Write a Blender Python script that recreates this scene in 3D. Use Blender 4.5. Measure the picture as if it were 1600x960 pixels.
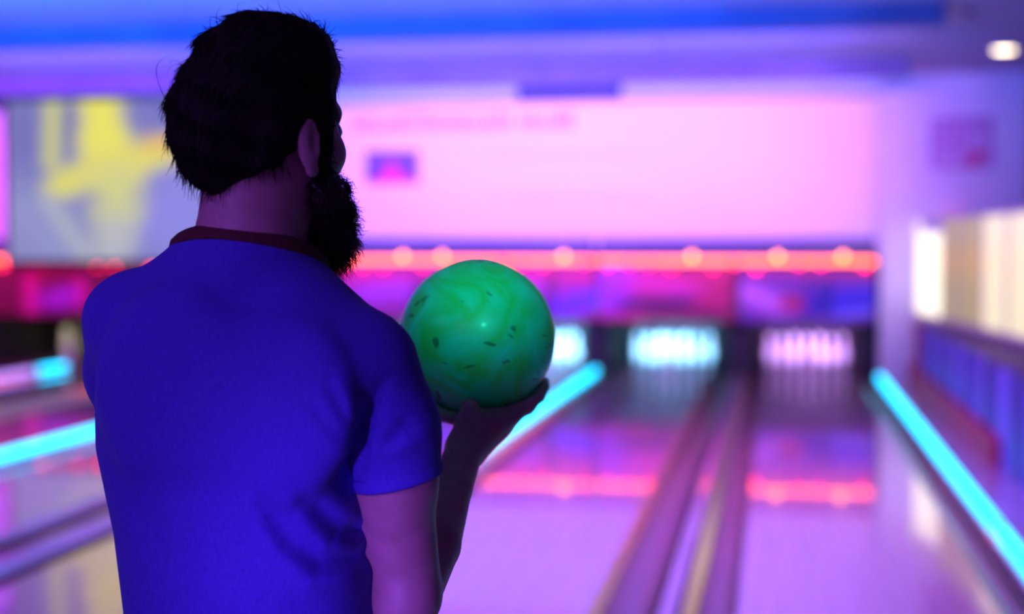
import bpy, bmesh, math
import numpy as np
from mathutils import Vector, Matrix

# ------------------------------------------------------------------ start
for o in list(bpy.data.objects):
    bpy.data.objects.remove(o, do_unlink=True)
scene = bpy.context.scene
COL = scene.collection
R = math.radians
rng = np.random.default_rng(7)

# ------------------------------------------------------------------ camera
YAW = R(10.28)                       # camera looks a little left of the lanes
cam_data = bpy.data.cameras.new('camera')
cam = bpy.data.objects.new('camera', cam_data)
COL.objects.link(cam)
cam.location = (0, 0, 1.5)
cam.rotation_euler = (R(90 - 2.41), 0, YAW)
cam_data.sensor_width = 36
cam_data.lens = 36 * 2278 / 1600
cam_data.clip_start = 0.05
cam_data.clip_end = 100
cam_data.dof.use_dof = True
cam_data.dof.focus_distance = 1.72
cam_data.dof.aperture_fstop = 1.9
scene.camera = cam

# ------------------------------------------------------------------ world, view, light
world = bpy.data.worlds.new('world')
scene.world = world
world.use_nodes = True
world.node_tree.nodes['Background'].inputs[0].default_value = (0.16, 0.05, 0.55, 1)
world.node_tree.nodes['Background'].inputs[1].default_value = 0.10
vs = scene.view_settings
vs.view_transform = 'Standard'
vs.look = 'None'
vs.gamma = 1
vs.exposure = 0.0
scene.cycles.use_denoising = True
scene.cycles.max_bounces = 6
scene.cycles.diffuse_bounces = 3
scene.cycles.glossy_bounces = 3
scene.cycles.sample_clamp_indirect = 4.0


def area(name, loc, target, size, energy, color, spread=180):
    d = bpy.data.lights.new(name, 'AREA')
    d.shape = 'RECTANGLE'
    d.size, d.size_y = size
    d.energy = energy
    d.color = color
    d.spread = R(spread)
    o = bpy.data.objects.new(name, d)
    COL.objects.link(o)
    o.location = loc
    v = Vector(target) - Vector(loc)
    o.rotation_euler = v.to_track_quat('-Z', 'Y').to_euler()
    return o


def spot(name, loc, target, energy, color, angle, blend=0.4, radius=0.05):
    d = bpy.data.lights.new(name, 'SPOT')
    d.energy = energy
    d.color = color
    d.spot_size = R(angle)
    d.spot_blend = blend
    d.shadow_soft_size = radius
    o = bpy.data.objects.new(name, d)
    COL.objects.link(o)
    o.location = loc
    v = Vector(target) - Vector(loc)
    o.rotation_euler = v.to_track_quat('-Z', 'Y').to_euler()
    return o


# magenta wash bars hung from the first beam, aimed at the back wall
area('wall_wash_light', (-1.9, 12.4, 3.20), (-2.1, 17.0, 2.2), (6.0, 0.12), 95, (0.86, 0.20, 1.0), 64)
area('wall_wash_light', (-9.5, 12.4, 3.20), (-9.5, 17.0, 2.2), (7.0, 0.12), 105, (1.0, 0.07, 0.90), 64)
area('wall_wash_light', (-1.9, 15.60, 3.205), (-1.9, 17.0, 3.2), (6.0, 0.06), 24, (0.85, 0.25, 1.0), 150)  # extra lamp added under the second beam to brighten cases and board top
# violet black lights over the lanes
area('lane_light', (-0.6, 8.6, 3.38), (-0.6, 8.6, 0), (3.0, 5.0), 105, (0.78, 0.12, 1.0), 130)
area('lane_light', (-7.0, 8.6, 3.38), (-7.0, 8.6, 0), (6.0, 5.0), 110, (0.62, 0.11, 1.0), 130)
# unseen blue lamps, added in mid-air to throw colour up on the ceiling
area('ceiling_fill_light', (-4.5, 8.3, 2.3), (-4.5, 10.6, 3.43), (9.0, 0.3), 560, (0.0, 0.14, 1.0), 100)
area('ceiling_fill_light', (-4.5, 12.5, 2.6), (-4.5, 14.0, 3.43), (10.0, 0.2), 210, (0.08, 0.13, 1.0), 110)
# blue-violet lamp high behind the camera, and a low spot added for the arm
area('rear_light', (-2.4, -2.2, 3.0), (-0.6, 1.6, 1.2), (2.6, 1.6), 125, (0.30, 0.10, 1.0))
spot('rear_light', (-1.2, -1.6, 0.9), (-0.41, 1.58, 1.15), 360, (0.26, 0.085, 1.0), 9.5, 0.9, 0.10)  # unseen spot added to brighten the arm and hand
# narrow green spot, an unseen lamp added to bring up the ball
spot('added_spot_light', (1.2, -2.2, 3.2), (-0.42, 1.97, 1.452), 1800, (0.04, 0.85, 0.66), 1.95, 0.3, 0.12)
# unseen blue and violet spots added to colour the low wall on the right
spot('added_spot_light', (0.6, 7.0, 3.2), (1.6, 9.6, 0.2), 420, (0.02, 0.10, 1.0), 50, 0.6, 0.1)
spot('added_spot_light', (0.2, 11.0, 3.2), (1.6, 13.0, 0.4), 170, (0.40, 0.07, 1.0), 60, 0.7, 0.1)


# ------------------------------------------------------------------ materials
def mat(name, color=(0.5, 0.5, 0.5), rough=0.5, metal=0.0, emit=None, strength=0.0, coat=0.0, ior=1.5, coat_rough=0.05, sheen=0.0, sss=0.0):
    m = bpy.data.materials.new(name)
    m.use_nodes = True
    b = m.node_tree.nodes['Principled BSDF']
    b.inputs['Base Color'].default_value = (*color, 1)
    b.inputs['Roughness'].default_value = rough
    b.inputs['Metallic'].default_value = metal
    b.inputs['IOR'].default_value = ior
    b.inputs['Coat Weight'].default_value = coat
    b.inputs['Coat Roughness'].default_value = coat_rough
    b.inputs['Sheen Weight'].default_value = sheen
    if sss:
        b.inputs['Subsurface Weight'].default_value = sss
        b.inputs['Subsurface Radius'].default_value = (0.012, 0.005, 0.003)
    if emit:
        b.inputs['Emission Color'].default_value = (*emit, 1)
        b.inputs['Emission Strength'].default_value = strength
    return m


def noise_color(m, c1, c2, scale=(8, 8, 8), detail=4, lo=0.35, hi=0.65, bump=0.0, bump_scale=None, socket='Base Color', bdist=0.002):
    nt = m.node_tree
    b = nt.nodes['Principled BSDF']
    tc = nt.nodes.new('ShaderNodeTexCoord')
    mp = nt.nodes.new('ShaderNodeMapping')
    mp.inputs['Scale'].default_value = scale
    nt.links.new(tc.outputs['Object'], mp.inputs['Vector'])
    n = nt.nodes.new('ShaderNodeTexNoise')
    n.inputs['Scale'].default_value = 1
    n.inputs['Detail'].default_value = detail
    nt.links.new(mp.outputs[0], n.inputs['Vector'])
    r = nt.nodes.new('ShaderNodeValToRGB')
    r.color_ramp.elements[0].position = lo
    r.color_ramp.elements[1].position = hi
    r.color_ramp.elements[0].color = (*c1, 1)
    r.color_ramp.elements[1].color = (*c2, 1)
    nt.links.new(n.outputs['Fac'], r.inputs['Fac'])
    nt.links.new(r.outputs['Color'], b.inputs[socket])
    if bump:
        n2 = n
        if bump_scale:
            mp2 = nt.nodes.new('ShaderNodeMapping')
            mp2.inputs['Scale'].default_value = bump_scale
            nt.links.new(tc.outputs['Object'], mp2.inputs['Vector'])
            n2 = nt.nodes.new('ShaderNodeTexNoise')
            n2.inputs['Scale'].default_value = 1
            n2.inputs['Detail'].default_value = 3
            nt.links.new(mp2.outputs[0], n2.inputs['Vector'])
        bp = nt.nodes.new('ShaderNodeBump')
        bp.inputs['Strength'].default_value = bump
        bp.inputs['Distance'].default_value = bdist
        nt.links.new(n2.outputs['Fac'], bp.inputs['Height'])
        nt.links.new(bp.outputs[0], b.inputs['Normal'])
    return m


def print_mat(name, emit=0.0, rough=0.5):
    """flat print: colours come from the colour attribute of the panel"""
    m = mat(name, rough=rough)
    nt = m.node_tree
    b = nt.nodes['Principled BSDF']
    a = nt.nodes.new('ShaderNodeVertexColor')
    a.layer_name = 'print'
    if emit:
        b.inputs['Base Color'].default_value = (0.01, 0.01, 0.01, 1)
        b.inputs['Specular IOR Level'].default_value = 0.0
        nt.links.new(a.outputs['Color'], b.inputs['Emission Color'])
        b.inputs['Emission Strength'].default_value = emit
    else:
        nt.links.new(a.outputs['Color'], b.inputs['Base Color'])
    return m


M = {}
M['floor'] = noise_color(mat('dark_subfloor', rough=0.6), (0.03, 0.02, 0.04), (0.06, 0.04, 0.07), (3, 3, 3))
M['approach'] = noise_color(mat('approach_maple', rough=0.18, coat=0.6), (0.50, 0.36, 0.26), (0.62, 0.46, 0.34), (30, 0.8, 1))
M['lane'] = noise_color(mat('lane_maple', rough=0.14, coat=1.0, ior=1.6, coat_rough=0.03), (0.54, 0.34, 0.33), (0.68, 0.44, 0.42), (26, 0.5, 1), 3)
M['gutter'] = noise_color(mat('gutter_shell', rough=0.25, metal=0.3), (0.10, 0.035, 0.05), (0.16, 0.055, 0.08), (6, 1, 6))
M['rail'] = noise_color(mat('gutter_glint_metal', rough=0.22, metal=1.0), (0.85, 0.62, 0.34), (0.92, 0.70, 0.42), (6, 1, 6))  # brass colour stands for a warm highlight on the gutter wall
M['cap'] = noise_color(mat('divider_cap', rough=0.2, coat=0.7), (0.42, 0.32, 0.40), (0.55, 0.42, 0.52), (4, 1, 4))
M['wall'] = noise_color(mat('painted_wall', rough=0.7), (0.72, 0.70, 0.74), (0.80, 0.78, 0.82), (2, 2, 2), bump=0.1)
M['wall_dark'] = noise_color(mat('dark_wall', rough=0.7), (0.10, 0.06, 0.10), (0.15, 0.09, 0.14), (2, 2, 2))
M['ceiling'] = noise_color(mat('ceiling_paint', rough=0.75), (0.40, 0.38, 0.54), (0.48, 0.46, 0.62), (1.5, 1.5, 1.5))
M['beam'] = noise_color(mat('beam_paint', rough=0.7), (0.10, 0.10, 0.22), (0.14, 0.14, 0.27), (1.5, 1.5, 1.5))
M['black'] = noise_color(mat('black_board', rough=0.6), (0.008, 0.006, 0.010), (0.016, 0.012, 0.018), (4, 4, 4))
M['curtain'] = noise_color(mat('grey_curtain', rough=0.8), (0.03, 0.03, 0.04), (0.05, 0.05, 0.06), (30, 4, 1))
M['case'] = noise_color(mat('white_case', rough=0.4), (0.86, 0.84, 0.88), (0.92, 0.90, 0.94), (3, 3, 3))
M['pin'] = noise_color(mat('pin_plastic', rough=0.18, coat=0.5), (0.84, 0.84, 0.83), (0.90, 0.90, 0.89), (12, 12, 12))
M['stripe'] = noise_color(mat('pin_red_band', rough=0.3), (0.55, 0.01, 0.02), (0.65, 0.02, 0.03), (9, 9, 9))
M['tube'] = mat('cyan_tube_glow', (0.0, 0.05, 0.08), 0.5, emit=(0.0, 0.57, 1.0), strength=4.2)
M['tube_pale'] = mat('pale_violet_tube_glow', (0.4, 0.3, 0.5), 0.3, emit=(0.48, 0.26, 0.95), strength=1.6)
M['tube_cap'] = noise_color(mat('tube_end_grey', rough=0.4), (0.5, 0.55, 0.6), (0.6, 0.65, 0.7), (9, 9, 9))
M['strip'] = mat('orange_strip_glow', (0.3, 0.05, 0.02), 0.4, emit=(1.0, 0.125, 0.03), strength=7.5)
M['bulb_red'] = mat('red_bulb_glow', (0.3, 0.02, 0.02), 0.4, emit=(1.0, 0.01, 0.06), strength=10.0)
M['bulb_orange'] = mat('orange_bulb_glow', (0.3, 0.1, 0.02), 0.4, emit=(1.0, 0.22, 0.05), strength=11.0)
M['warm'] = mat('warm_lamp_glow', (0.5, 0.5, 0.4), 0.4, emit=(1.0, 0.80, 0.45), strength=11.0)
M['box_white'] = mat('backlit_white', (0.08, 0.07, 0.05), 0.4, emit=(1.0, 0.92, 0.66), strength=1.5)
M['box_cream'] = mat('backlit_cream', (0.08, 0.07, 0.05), 0.4, emit=(1.0, 0.88, 0.55), strength=0.95)
M['box_olive'] = mat('backlit_olive', (0.08, 0.07, 0.05), 0.4, emit=(0.62, 0.50, 0.14), strength=0.65)
M['ledge'] = noise_color(mat('pale_ledge', rough=0.35), (0.75, 0.55, 0.50), (0.82, 0.62, 0.56), (5, 5, 5))
M['panel_blue'] = noise_color(mat('violet_wall_panel', rough=0.6), (0.08, 0.05, 0.40), (0.22, 0.12, 0.66), (6, 6, 0.8))
M['panel_lilac'] = noise_color(mat('lilac_wall_panel', rough=0.6), (0.26, 0.12, 0.60), (0.38, 0.20, 0.74), (6, 6, 0.8))
M['panel_dark'] = noise_color(mat('deep_violet_wall_panel', rough=0.6), (0.05, 0.02, 0.16), (0.09, 0.04, 0.24), (6, 6, 0.8))
M['panel_red'] = noise_color(mat('dark_red_panel', rough=0.7), (0.55, 0.012, 0.06), (0.65, 0.02, 0.08), (6, 6, 0.8))
M['print'] = print_mat('panel_print')
M['print_lit'] = print_mat('projected_picture', emit=1.0)
# person
M['skin'] = noise_color(mat('skin', rough=0.5, sss=0.12), (0.47, 0.25, 0.25), (0.54, 0.29, 0.31), (30, 30, 30), bump=0.15, bump_scale=(300, 300, 300), bdist=0.0006)
M['shirt'] = noise_color(mat('blue_jersey', rough=0.85, sheen=0.05), (0.050, 0.032, 0.43), (0.080, 0.050, 0.55), (520, 520, 160), 3, 0.3, 0.7, bump=0.35, bump_scale=(900, 900, 500), bdist=0.0006)
M['collar'] = noise_color(mat('maroon_rib', rough=0.85), (0.070, 0.012, 0.012), (0.10, 0.018, 0.016), (500, 500, 60), bump=0.3, bdist=0.0006)
M['hair'] = noise_color(mat('dark_brown_hair', rough=0.75, ior=1.25), (0.006, 0.003, 0.003), (0.014, 0.007, 0.006), (60, 60, 60))
M['beard'] = noise_color(mat('brown_beard_hair', rough=0.45, ior=1.4), (0.018, 0.007, 0.006), (0.034, 0.013, 0.010), (60, 60, 60))
M['denim'] = noise_color(mat('dark_denim', rough=0.85), (0.012, 0.014, 0.030), (0.022, 0.026, 0.050), (300, 300, 300), bump=0.2, bdist=0.0006)
M['shoe'] = noise_color(mat('shoe_leather', rough=0.4), (0.12, 0.02, 0.02), (0.16, 0.03, 0.03), (20, 20, 20))
M['sole'] = noise_color(mat('shoe_sole', rough=0.7), (0.5, 0.46, 0.40), (0.6, 0.55, 0.5), (20, 20, 20))
M['eye'] = noise_color(mat('eye_white', rough=0.15), (0.75, 0.72, 0.70), (0.8, 0.78, 0.76), (30, 30, 30))


def ball_material():
    m = mat('green_marbled_ball', rough=0.42, coat=0.08, coat_rough=0.12)
    nt = m.node_tree
    b = nt.nodes['Principled BSDF']
    tc = nt.nodes.new('ShaderNodeTexCoord')
    n = nt.nodes.new('ShaderNodeTexNoise')
    n.inputs['Scale'].default_value = 13
    n.inputs['Detail'].default_value = 6
    n.inputs['Distortion'].default_value = 1.6
    nt.links.new(tc.outputs['Object'], n.inputs['Vector'])
    r = nt.nodes.new('ShaderNodeValToRGB')
    r.color_ramp.elements[0].position = 0.36
    r.color_ramp.elements[1].position = 0.66
    r.color_ramp.elements[0].color = (0.02, 0.62, 0.13, 1)
    r.color_ramp.elements[1].color = (0.015, 0.82, 0.56, 1)
    nt.links.new(n.outputs['Fac'], r.inputs['Fac'])
    # dark thin flakes
    w = nt.nodes.new('ShaderNodeTexNoise')
    w.inputs['Scale'].default_value = 9
    nt.links.new(tc.outputs['Object'], w.inputs['Vector'])
    mx = nt.nodes.new('ShaderNodeVectorMath')
    mx.operation = 'MULTIPLY_ADD'
    mx.inputs[1].default_value = (0.11, 0.11, 0.11)
    nt.links.new(w.outputs['Color'], mx.inputs[0])
    nt.links.new(tc.outputs['Object'], mx.inputs[2])
    mp = nt.nodes.new('ShaderNodeMapping')
    mp.inputs['Scale'].default_value = (46, 46, 100)
    mp.inputs['Rotation'].default_value = (0.3, 0.5, 0.2)
    nt.links.new(mx.outputs[0], mp.inputs['Vector'])
    v = nt.nodes.new('ShaderNodeTexNoise')
    v.inputs['Scale'].default_value = 1.0
    v.inputs['Detail'].default_value = 1
    nt.links.new(mp.outputs[0], v.inputs['Vector'])
    r2 = nt.nodes.new('ShaderNodeValToRGB')
    r2.color_ramp.elements[0].position = 0.675
    r2.color_ramp.elements[1].position = 0.72
    r2.color_ramp.elements[0].color = (0, 0, 0, 1)
    r2.color_ramp.elements[1].color = (0.8, 0.8, 0.8, 1)
    nt.links.new(v.outputs['Fac'], r2.inputs['Fac'])
    mix = nt.nodes.new('ShaderNodeMix')
    mix.data_type = 'RGBA'
    nt.links.new(r2.outputs['Color'], mix.inputs['Factor'])
    nt.links.new(r.outputs['Color'], mix.inputs['A'])
    mix.inputs['B'].default_value = (0.01, 0.12, 0.08, 1)
    nt.links.new(mix.outputs['Result'], b.inputs['Base Color'])
    return m


M['ball'] = ball_material()


# ------------------------------------------------------------------ object helpers
def link(name, mesh, m=None, parent=None, smooth=False):
    o = bpy.data.objects.new(name, mesh)
    COL.objects.link(o)
    if m is not None and not mesh.materials:
        mesh.materials.append(m)
    if parent is not None:
        o.parent = parent
    if smooth:
        mesh.polygons.foreach_set('use_smooth', np.ones(len(mesh.polygons), dtype=bool))
    return o


def tag(o, label=None, cat=None, group=None, kind=None):
    if label:
        o['label'] = label
    if cat:
        o['category'] = cat
    if group:
        o['group'] = group
    if kind:
        o['kind'] = kind
    return o


def empty(name, loc=(0, 0, 0), rz=0.0):
    o = bpy.data.objects.new(name, None)
    COL.objects.link(o)
    o.location = loc
    o.rotation_euler = (0, 0, rz)
    o.empty_display_size = 0.1
    return o


def copy_tree(o, parent=None):
    c = o.copy()
    COL.objects.link(c)
    c.parent = parent
    for ch in list(o.children):
        copy_tree(ch, c)
    return c


def box_bm(bm, x0, x1, y0, y1, z0, z1, bevel=0.0):
    r = bmesh.ops.create_cube(bm, size=1)
    for v in r['verts']:
        v.co = Vector((x0 + (v.co.x + 0.5) * (x1 - x0), y0 + (v.co.y + 0.5) * (y1 - y0), z0 + (v.co.z + 0.5) * (z1 - z0)))
    if bevel:
        es = list({e for v in r['verts'] for e in v.link_edges})
        bmesh.ops.bevel(bm, geom=es, offset=bevel, segments=2, affect='EDGES', profile=0.5)


def finish(name, bm, m, parent=None, smooth=False):
    me = bpy.data.meshes.new(name)
    bm.normal_update()
    bm.to_mesh(me)
    bm.free()
    return link(name, me, m, parent, smooth)


def box(name, x0, x1, y0, y1, z0, z1, m, parent=None, bevel=0.0):
    bm = bmesh.new()
    box_bm(bm, x0, x1, y0, y1, z0, z1, bevel)
    return finish(name, bm, m, parent)


def lathe(name, prof, m, parent=None, seg=20, smooth=True):
    bm = bmesh.new()
    rings = []
    for (r, z) in prof:
        if r < 1e-6:
            rings.append([bm.verts.new((0, 0, z))])
        else:
            rings.append([bm.verts.new((r * math.cos(2 * math.pi * k / seg), r * math.sin(2 * math.pi * k / seg), z)) for k in range(seg)])
    for a, b in zip(rings, rings[1:]):
        for k in range(seg):
            k2 = (k + 1) % seg
            if len(a) == 1 and len(b) > 1:
                bm.faces.new((a[0], b[k2], b[k]))
            elif len(b) == 1 and len(a) > 1:
                bm.faces.new((a[k], a[k2], b[0]))
            elif len(a) > 1:
                bm.faces.new((a[k], a[k2], b[k2], b[k]))
    return finish(name, bm, m, parent, smooth)


def extrude_y(name, prof, y0, y1, m, parent=None, closed=True, smooth=False):
    """sweep an x-z profile along the lane direction"""
    bm = bmesh.new()
    a = [bm.verts.new((x, y0, z)) for x, z in prof]
    b = [bm.verts.new((x, y1, z)) for x, z in prof]
    n = len(prof)
    for k in range(n if closed else n - 1):
        k2 = (k + 1) % n
        bm.faces.new((a[k], a[k2], b[k2], b[k]))
    if closed:
        bm.faces.new(a[::-1])
        bm.faces.new(b)
    bmesh.ops.recalc_face_normals(bm, faces=bm.faces)
    return finish(name, bm, m, parent, smooth)


def cyl_between(bm, p, q, r, seg=14, dome=True):
    p, q = Vector(p), Vector(q)
    d = (q - p)
    L = d.length
    rot = d.to_track_quat('Z', 'Y').to_matrix()
    prof = [(0, -r * 0.9), (r * 0.6, -r * 0.62), (r, 0), (r, L), (r * 0.6, L + r * 0.62), (0, L + r * 0.9)] if dome else [(0, 0), (r, 0), (r, L), (0, L)]
    rings = []
    for (rr, z) in prof:
        if rr == 0:
            rings.append([bm.verts.new(p + rot @ Vector((0, 0, z)))])
        else:
            rings.append([bm.verts.new(p + rot @ Vector((rr * math.cos(2 * math.pi * k / seg), rr * math.sin(2 * math.pi * k / seg), z))) for k in range(seg)])
    for a, b in zip(rings, rings[1:]):
        for k in range(seg):
            k2 = (k + 1) % seg
            if len(a) == 1:
                bm.faces.new((a[0], b[k2], b[k]))
            elif len(b) == 1:
                bm.faces.new((a[k], a[k2], b[0]))
            else:
                bm.faces.new((a[k], a[k2], b[k2], b[k]))


def mesh_np(name, verts, faces, m, parent=None, smooth=True):
    """verts (n,3), faces (k,3|4) -> mesh object"""
    me = bpy.data.meshes.new(name)
    verts = np.ascontiguousarray(verts, dtype=np.float32)
    faces = np.ascontiguousarray(faces, dtype=np.int32)
    k = faces.shape[1]
    me.vertices.add(len(verts))
    me.vertices.foreach_set('co', verts.ravel())
    me.loops.add(faces.size)
    me.loops.foreach_set('vertex_index', faces.ravel())
    me.polygons.add(len(faces))
    me.polygons.foreach_set('loop_start', np.arange(0, faces.size, k, dtype=np.int32))
    me.polygons.foreach_set('loop_total', np.full(len(faces), k, dtype=np.int32))
    me.update(calc_edges=True)
    me.validate()
    return link(name, me, m, parent, smooth)


def srgb(*c):
    c = np.array(c, dtype=float) / 255.0
    return np.where(c <= 0.04045, c / 12.92, ((c + 0.055) / 1.055) ** 2.4)


def print_panel(name, w, h, nx, ny, func, m, parent=None, thick=0.03):
    """a slab standing in x-z facing -y, origin at bottom centre, printed by func(u, v) -> rgb (u, v in 0..1)"""
    u, v = np.meshgrid(np.linspace(0, 1, nx + 1), np.linspace(0, 1, ny + 1))
    rgb = func(u.ravel(), v.ravel())
    P = np.stack([(u.ravel() - 0.5) * w, np.zeros(u.size), v.ravel() * h], 1)
    i = np.arange(nx)[None, :] + (np.arange(ny) * (nx + 1))[:, None]
    F = np.stack([i, i + 1, i + nx + 2, i + nx + 1], -1).reshape(-1, 4)
    n = len(P)
    # back and rim
    B = np.array([[-w / 2, thick, 0], [w / 2, thick, 0], [w / 2, thick, h], [-w / 2, thick, h], [-w / 2, 0, 0], [w / 2, 0, 0], [w / 2, 0, h], [-w / 2, 0, h]])
    Fb = np.array([[1, 0, 3, 2], [4, 0, 1, 5], [5, 1, 2, 6], [6, 2, 3, 7], [7, 3, 0, 4]]) + n
    o = mesh_np(name, np.vstack([P, B]), np.vstack([F, Fb]), m, parent, smooth=False)
    rgba = np.ones((n + 8, 4), dtype=np.float32)
    rgba[:n, :3] = rgb
    rgba[n:, :3] = 0.02
    a = o.data.color_attributes.new('print', 'FLOAT_COLOR', 'POINT')
    a.data.foreach_set('color', rgba.ravel())
    return o


def cap_mask(u, v, a, b, r, soft):
    """soft mask of a capsule from a to b (print drawing)"""
    ax, ay = a
    bx, by = b
    dx, dy = bx - ax, by - ay
    t = np.clip(((u - ax) * dx + (v - ay) * dy) / (dx * dx + dy * dy + 1e-9), 0, 1)
    d = np.hypot(u - ax - t * dx, v - ay - t * dy) - r
    return np.clip(0.5 - d / soft, 0, 1)[:, None]


# ------------------------------------------------------------------ the room
X_L, X_R = -14.0, 2.75
Y_B, Y_F = -4.0, 17.0
Z_C = 3.43
PIT_END = 19.4

tag(box('floor', X_L, X_R, 2.6, PIT_END, -0.30, -0.16, M['floor']), kind='structure')
tag(box('floor_approach', X_L, X_R, Y_B, 2.58, -0.30, 0.0, M['approach']), kind='structure')
tag(box('ceiling', X_L - 0.1, X_R + 0.1, Y_B - 0.1, PIT_END, Z_C, Z_C + 0.12, M['ceiling']), kind='structure')
tag(box('wall_left', X_L - 0.1, X_L, Y_B, PIT_END, -0.3, Z_C, M['wall_dark']), kind='structure')
tag(box('wall_right', X_R, X_R + 0.1, Y_B, PIT_END, -0.3, Z_C, M['wall_dark']), kind='structure')
tag(box('wall_behind', X_L - 0.1, X_R + 0.1, Y_B - 0.1, Y_B, -0.3, Z_C, M['wall_dark']), kind='structure')
# upper back wall above the pin openings, and the full-height wall right of the lanes
tag(box('wall_back', X_L, 1.16, Y_F + 0.06, Y_F + 0.22, 1.42, Z_C, M['wall']), kind='structure')
tag(box('wall_back_right', 1.16, X_R, Y_F - 0.02, Y_F + 0.22, -0.3, Z_C, M['wall']), kind='structure')
tag(box('wall_pit', X_L, X_R, PIT_END, PIT_END + 0.1, -0.3, Z_C, M['black']), kind='structure')
# ceiling beams across the lanes
tag(box('ceiling_beam', X_L, 1.30, 12.0, 12.2, 3.245, Z_C, M['beam'], bevel=0.01), kind='structure')
tag(box('ceiling_beam', X_L, 1.33, 15.45, 15.65, 3.225, Z_C, M['beam'], bevel=0.01), kind='structure')

# ------------------------------------------------------------------ lanes
LANE_W = 1.05
Y0, Y1 = 2.6, 18.95
ORD = ['first', 'second', 'third', 'fourth', 'fifth', 'sixth', 'seventh', 'eighth']
LANES = []
for p in range(4):
    LANES += [0.38 - 3.2 * p, -1.29 - 3.2 * p]


def gutter_prof(x0, x1, d=0.085, n=10):
    c, hw = (x0 + x1) / 2, (x1 - x0) / 2
    pr = [(x0, -0.004)]
    for k in range(n + 1):
        a = math.pi * k / n
        pr.append((c - (hw - 0.012) * math.cos(a), -0.010 - d * math.sin(a) ** 0.8))
    pr.append((x1, -0.004))
    low = [(x1, -0.115), (x0, -0.115)]
    return pr + low


LANE_NOTE = ['ending at lavender lit pins', 'ending at cyan lit pins', 'behind the green ball',
             'mostly behind the shoulder of the man', 'hidden behind the man, left of his arm', 'behind the back of the man', 'just left of the man', 'at the far left edge']
for i, cx in enumerate(LANES):
    t = empty('bowling_lane', (cx, Y0, -0.16))
    tag(t, f'{ORD[i]} glossy maple lane from the right wall, {LANE_NOTE[i]}', 'bowling lane', 'bowling lanes')
    box('lane_bed', -LANE_W / 2, LANE_W / 2, 0, Y1 - Y0, 0.0, 0.16, M['lane'], t)
    right = i % 2 == 0
    # gutters on both sides (the inner one of each pair is wider on the left lane)
    wl = 0.23 if right else 0.20
    wr = 0.17 if right else 0.275
    for (a, b) in ((-LANE_W / 2 - wl, -LANE_W / 2), (LANE_W / 2, LANE_W / 2 + wr)):
        g = extrude_y('gutter', [(x, z + 0.16) for x, z in gutter_prof(a + 0.001, b - 0.001)], 0, 14.6, M['gutter'], t, smooth=False)
        xl = a + 0.030
        extrude_y('gutter_glint', [(x, z + 0.16) for x, z in [(xl - 0.026, -0.03), (xl - 0.026, 0.005), (xl - 0.016, 0.006), (xl + 0.026, -0.028), (xl + 0.028, -0.045), (xl + 0.02, -0.05)]], 0, 14.6, M['rail'], g)  # added strip, tilted and brass-coloured to carry the gutter wall's gold highlight

DIV = []
for p in range(4):
    DIV.append(('plain', -0.43 - 3.2 * p, 0.084))
for p in range(5):
    DIV.append(('tube', 1.135 - 3.2 * p if p == 0 else 1.13 - 3.2 * p - (0.0 if p == 0 else 0.0), 0.092))
DIV_LABEL = {
    ('plain', 0): 'narrow lavender divider cap between the first and second lane from the right',
    ('plain', 1): 'narrow divider cap between the third and fourth lane from the right',
    ('plain', 2): 'narrow divider cap between the fifth and sixth lane, behind the man',
    ('plain', 3): 'narrow divider cap between the two lanes at far left',
    ('tube', 0): 'divider cap carrying the cyan tube beside the low right wall',
    ('tube', 1): 'divider cap carrying the cyan tube that runs behind the raised hand',
    ('tube', 2): 'divider cap under the lower cyan tube left of the man',
    ('tube', 3): 'divider cap under the upper, farther cyan tube left of the man',
    ('tube', 4): 'divider cap at the far left wall beyond all tubes'}
cnt = {'plain': 0, 'tube': 0}
for (k, x, w) in DIV:
    i = cnt[k]
    cnt[k] += 1
    t = extrude_y('lane_divider', [(x - w / 2 + .002, -0.16), (x - w / 2 + .002, 0.0), (x - w / 2 + 0.014, 0.012), (x + w / 2 - 0.014, 0.012), (x + w / 2 - .002, 0.0), (x + w / 2 - .002, -0.16)], Y0, 17.2, M['cap'])
    tag(t, DIV_LABEL[(k, i)], 'divider', 'lane dividers')

# walkway strip on the right between the lanes and the low wall
tag(box('floor_walkway', 1.19, X_R, 2.6, 16.97, -0.16, -0.02, M['cap']), kind='structure')

# ------------------------------------------------------------------ cyan light tubes on the dividers
TUBES = [(1.135, [(2.7, 7.72), (7.80, 12.3), (12.38, 16.6)], 'beside the low right wall'),
         (-2.07, [(2.7, 6.6), (6.68, 11.1), (11.18, 16.9)], 'behind the raised hand and ball'),
         (-5.27, [(2.7, 7.7), (7.78, 12.3), (12.38, 16.6)], 'at left, crossing low behind the waist'),
         (-8.47, [(2.7, 8.7), (8.78, 15.6), (15.68, 16.4)], 'at left, higher, ending behind the left sleeve')]
for (x, segs, where) in TUBES:
    for j, (a, b) in enumerate(segs):
        t = empty('light_tube', (x, a, 0.012))
        tag(t, f'{["near", "middle", "far"][j]} length of glowing {"pale violet" if x < -8 and j < 2 else "cyan"} tube {where}', 'light tube', 'cyan tubes along the lanes')
        bm = bmesh.new()
        cyl_between(bm, (0, 0.035, 0.036), (0, b - a - 0.035, 0.036), 0.033)
        finish('glow_tube', bm, M['tube_pale' if x < -8 and j < 2 else 'tube'], t, True)
        for yy in (0.012, b - a - 0.012):
            bm = bmesh.new()
            cyl_between(bm, (0, yy - 0.018, 0.036), (0, yy + 0.018, 0.036), 0.024, dome=False)
            finish('end_ferrule', bm, M['tube_cap'], t, False)
        for yy in (0.5, (b - a) / 2, b - a - 0.5):
            box('clip', -0.02, 0.02, yy - 0.02, yy + 0.02, 0.0, 0.012, M['tube_cap'], t)

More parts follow.
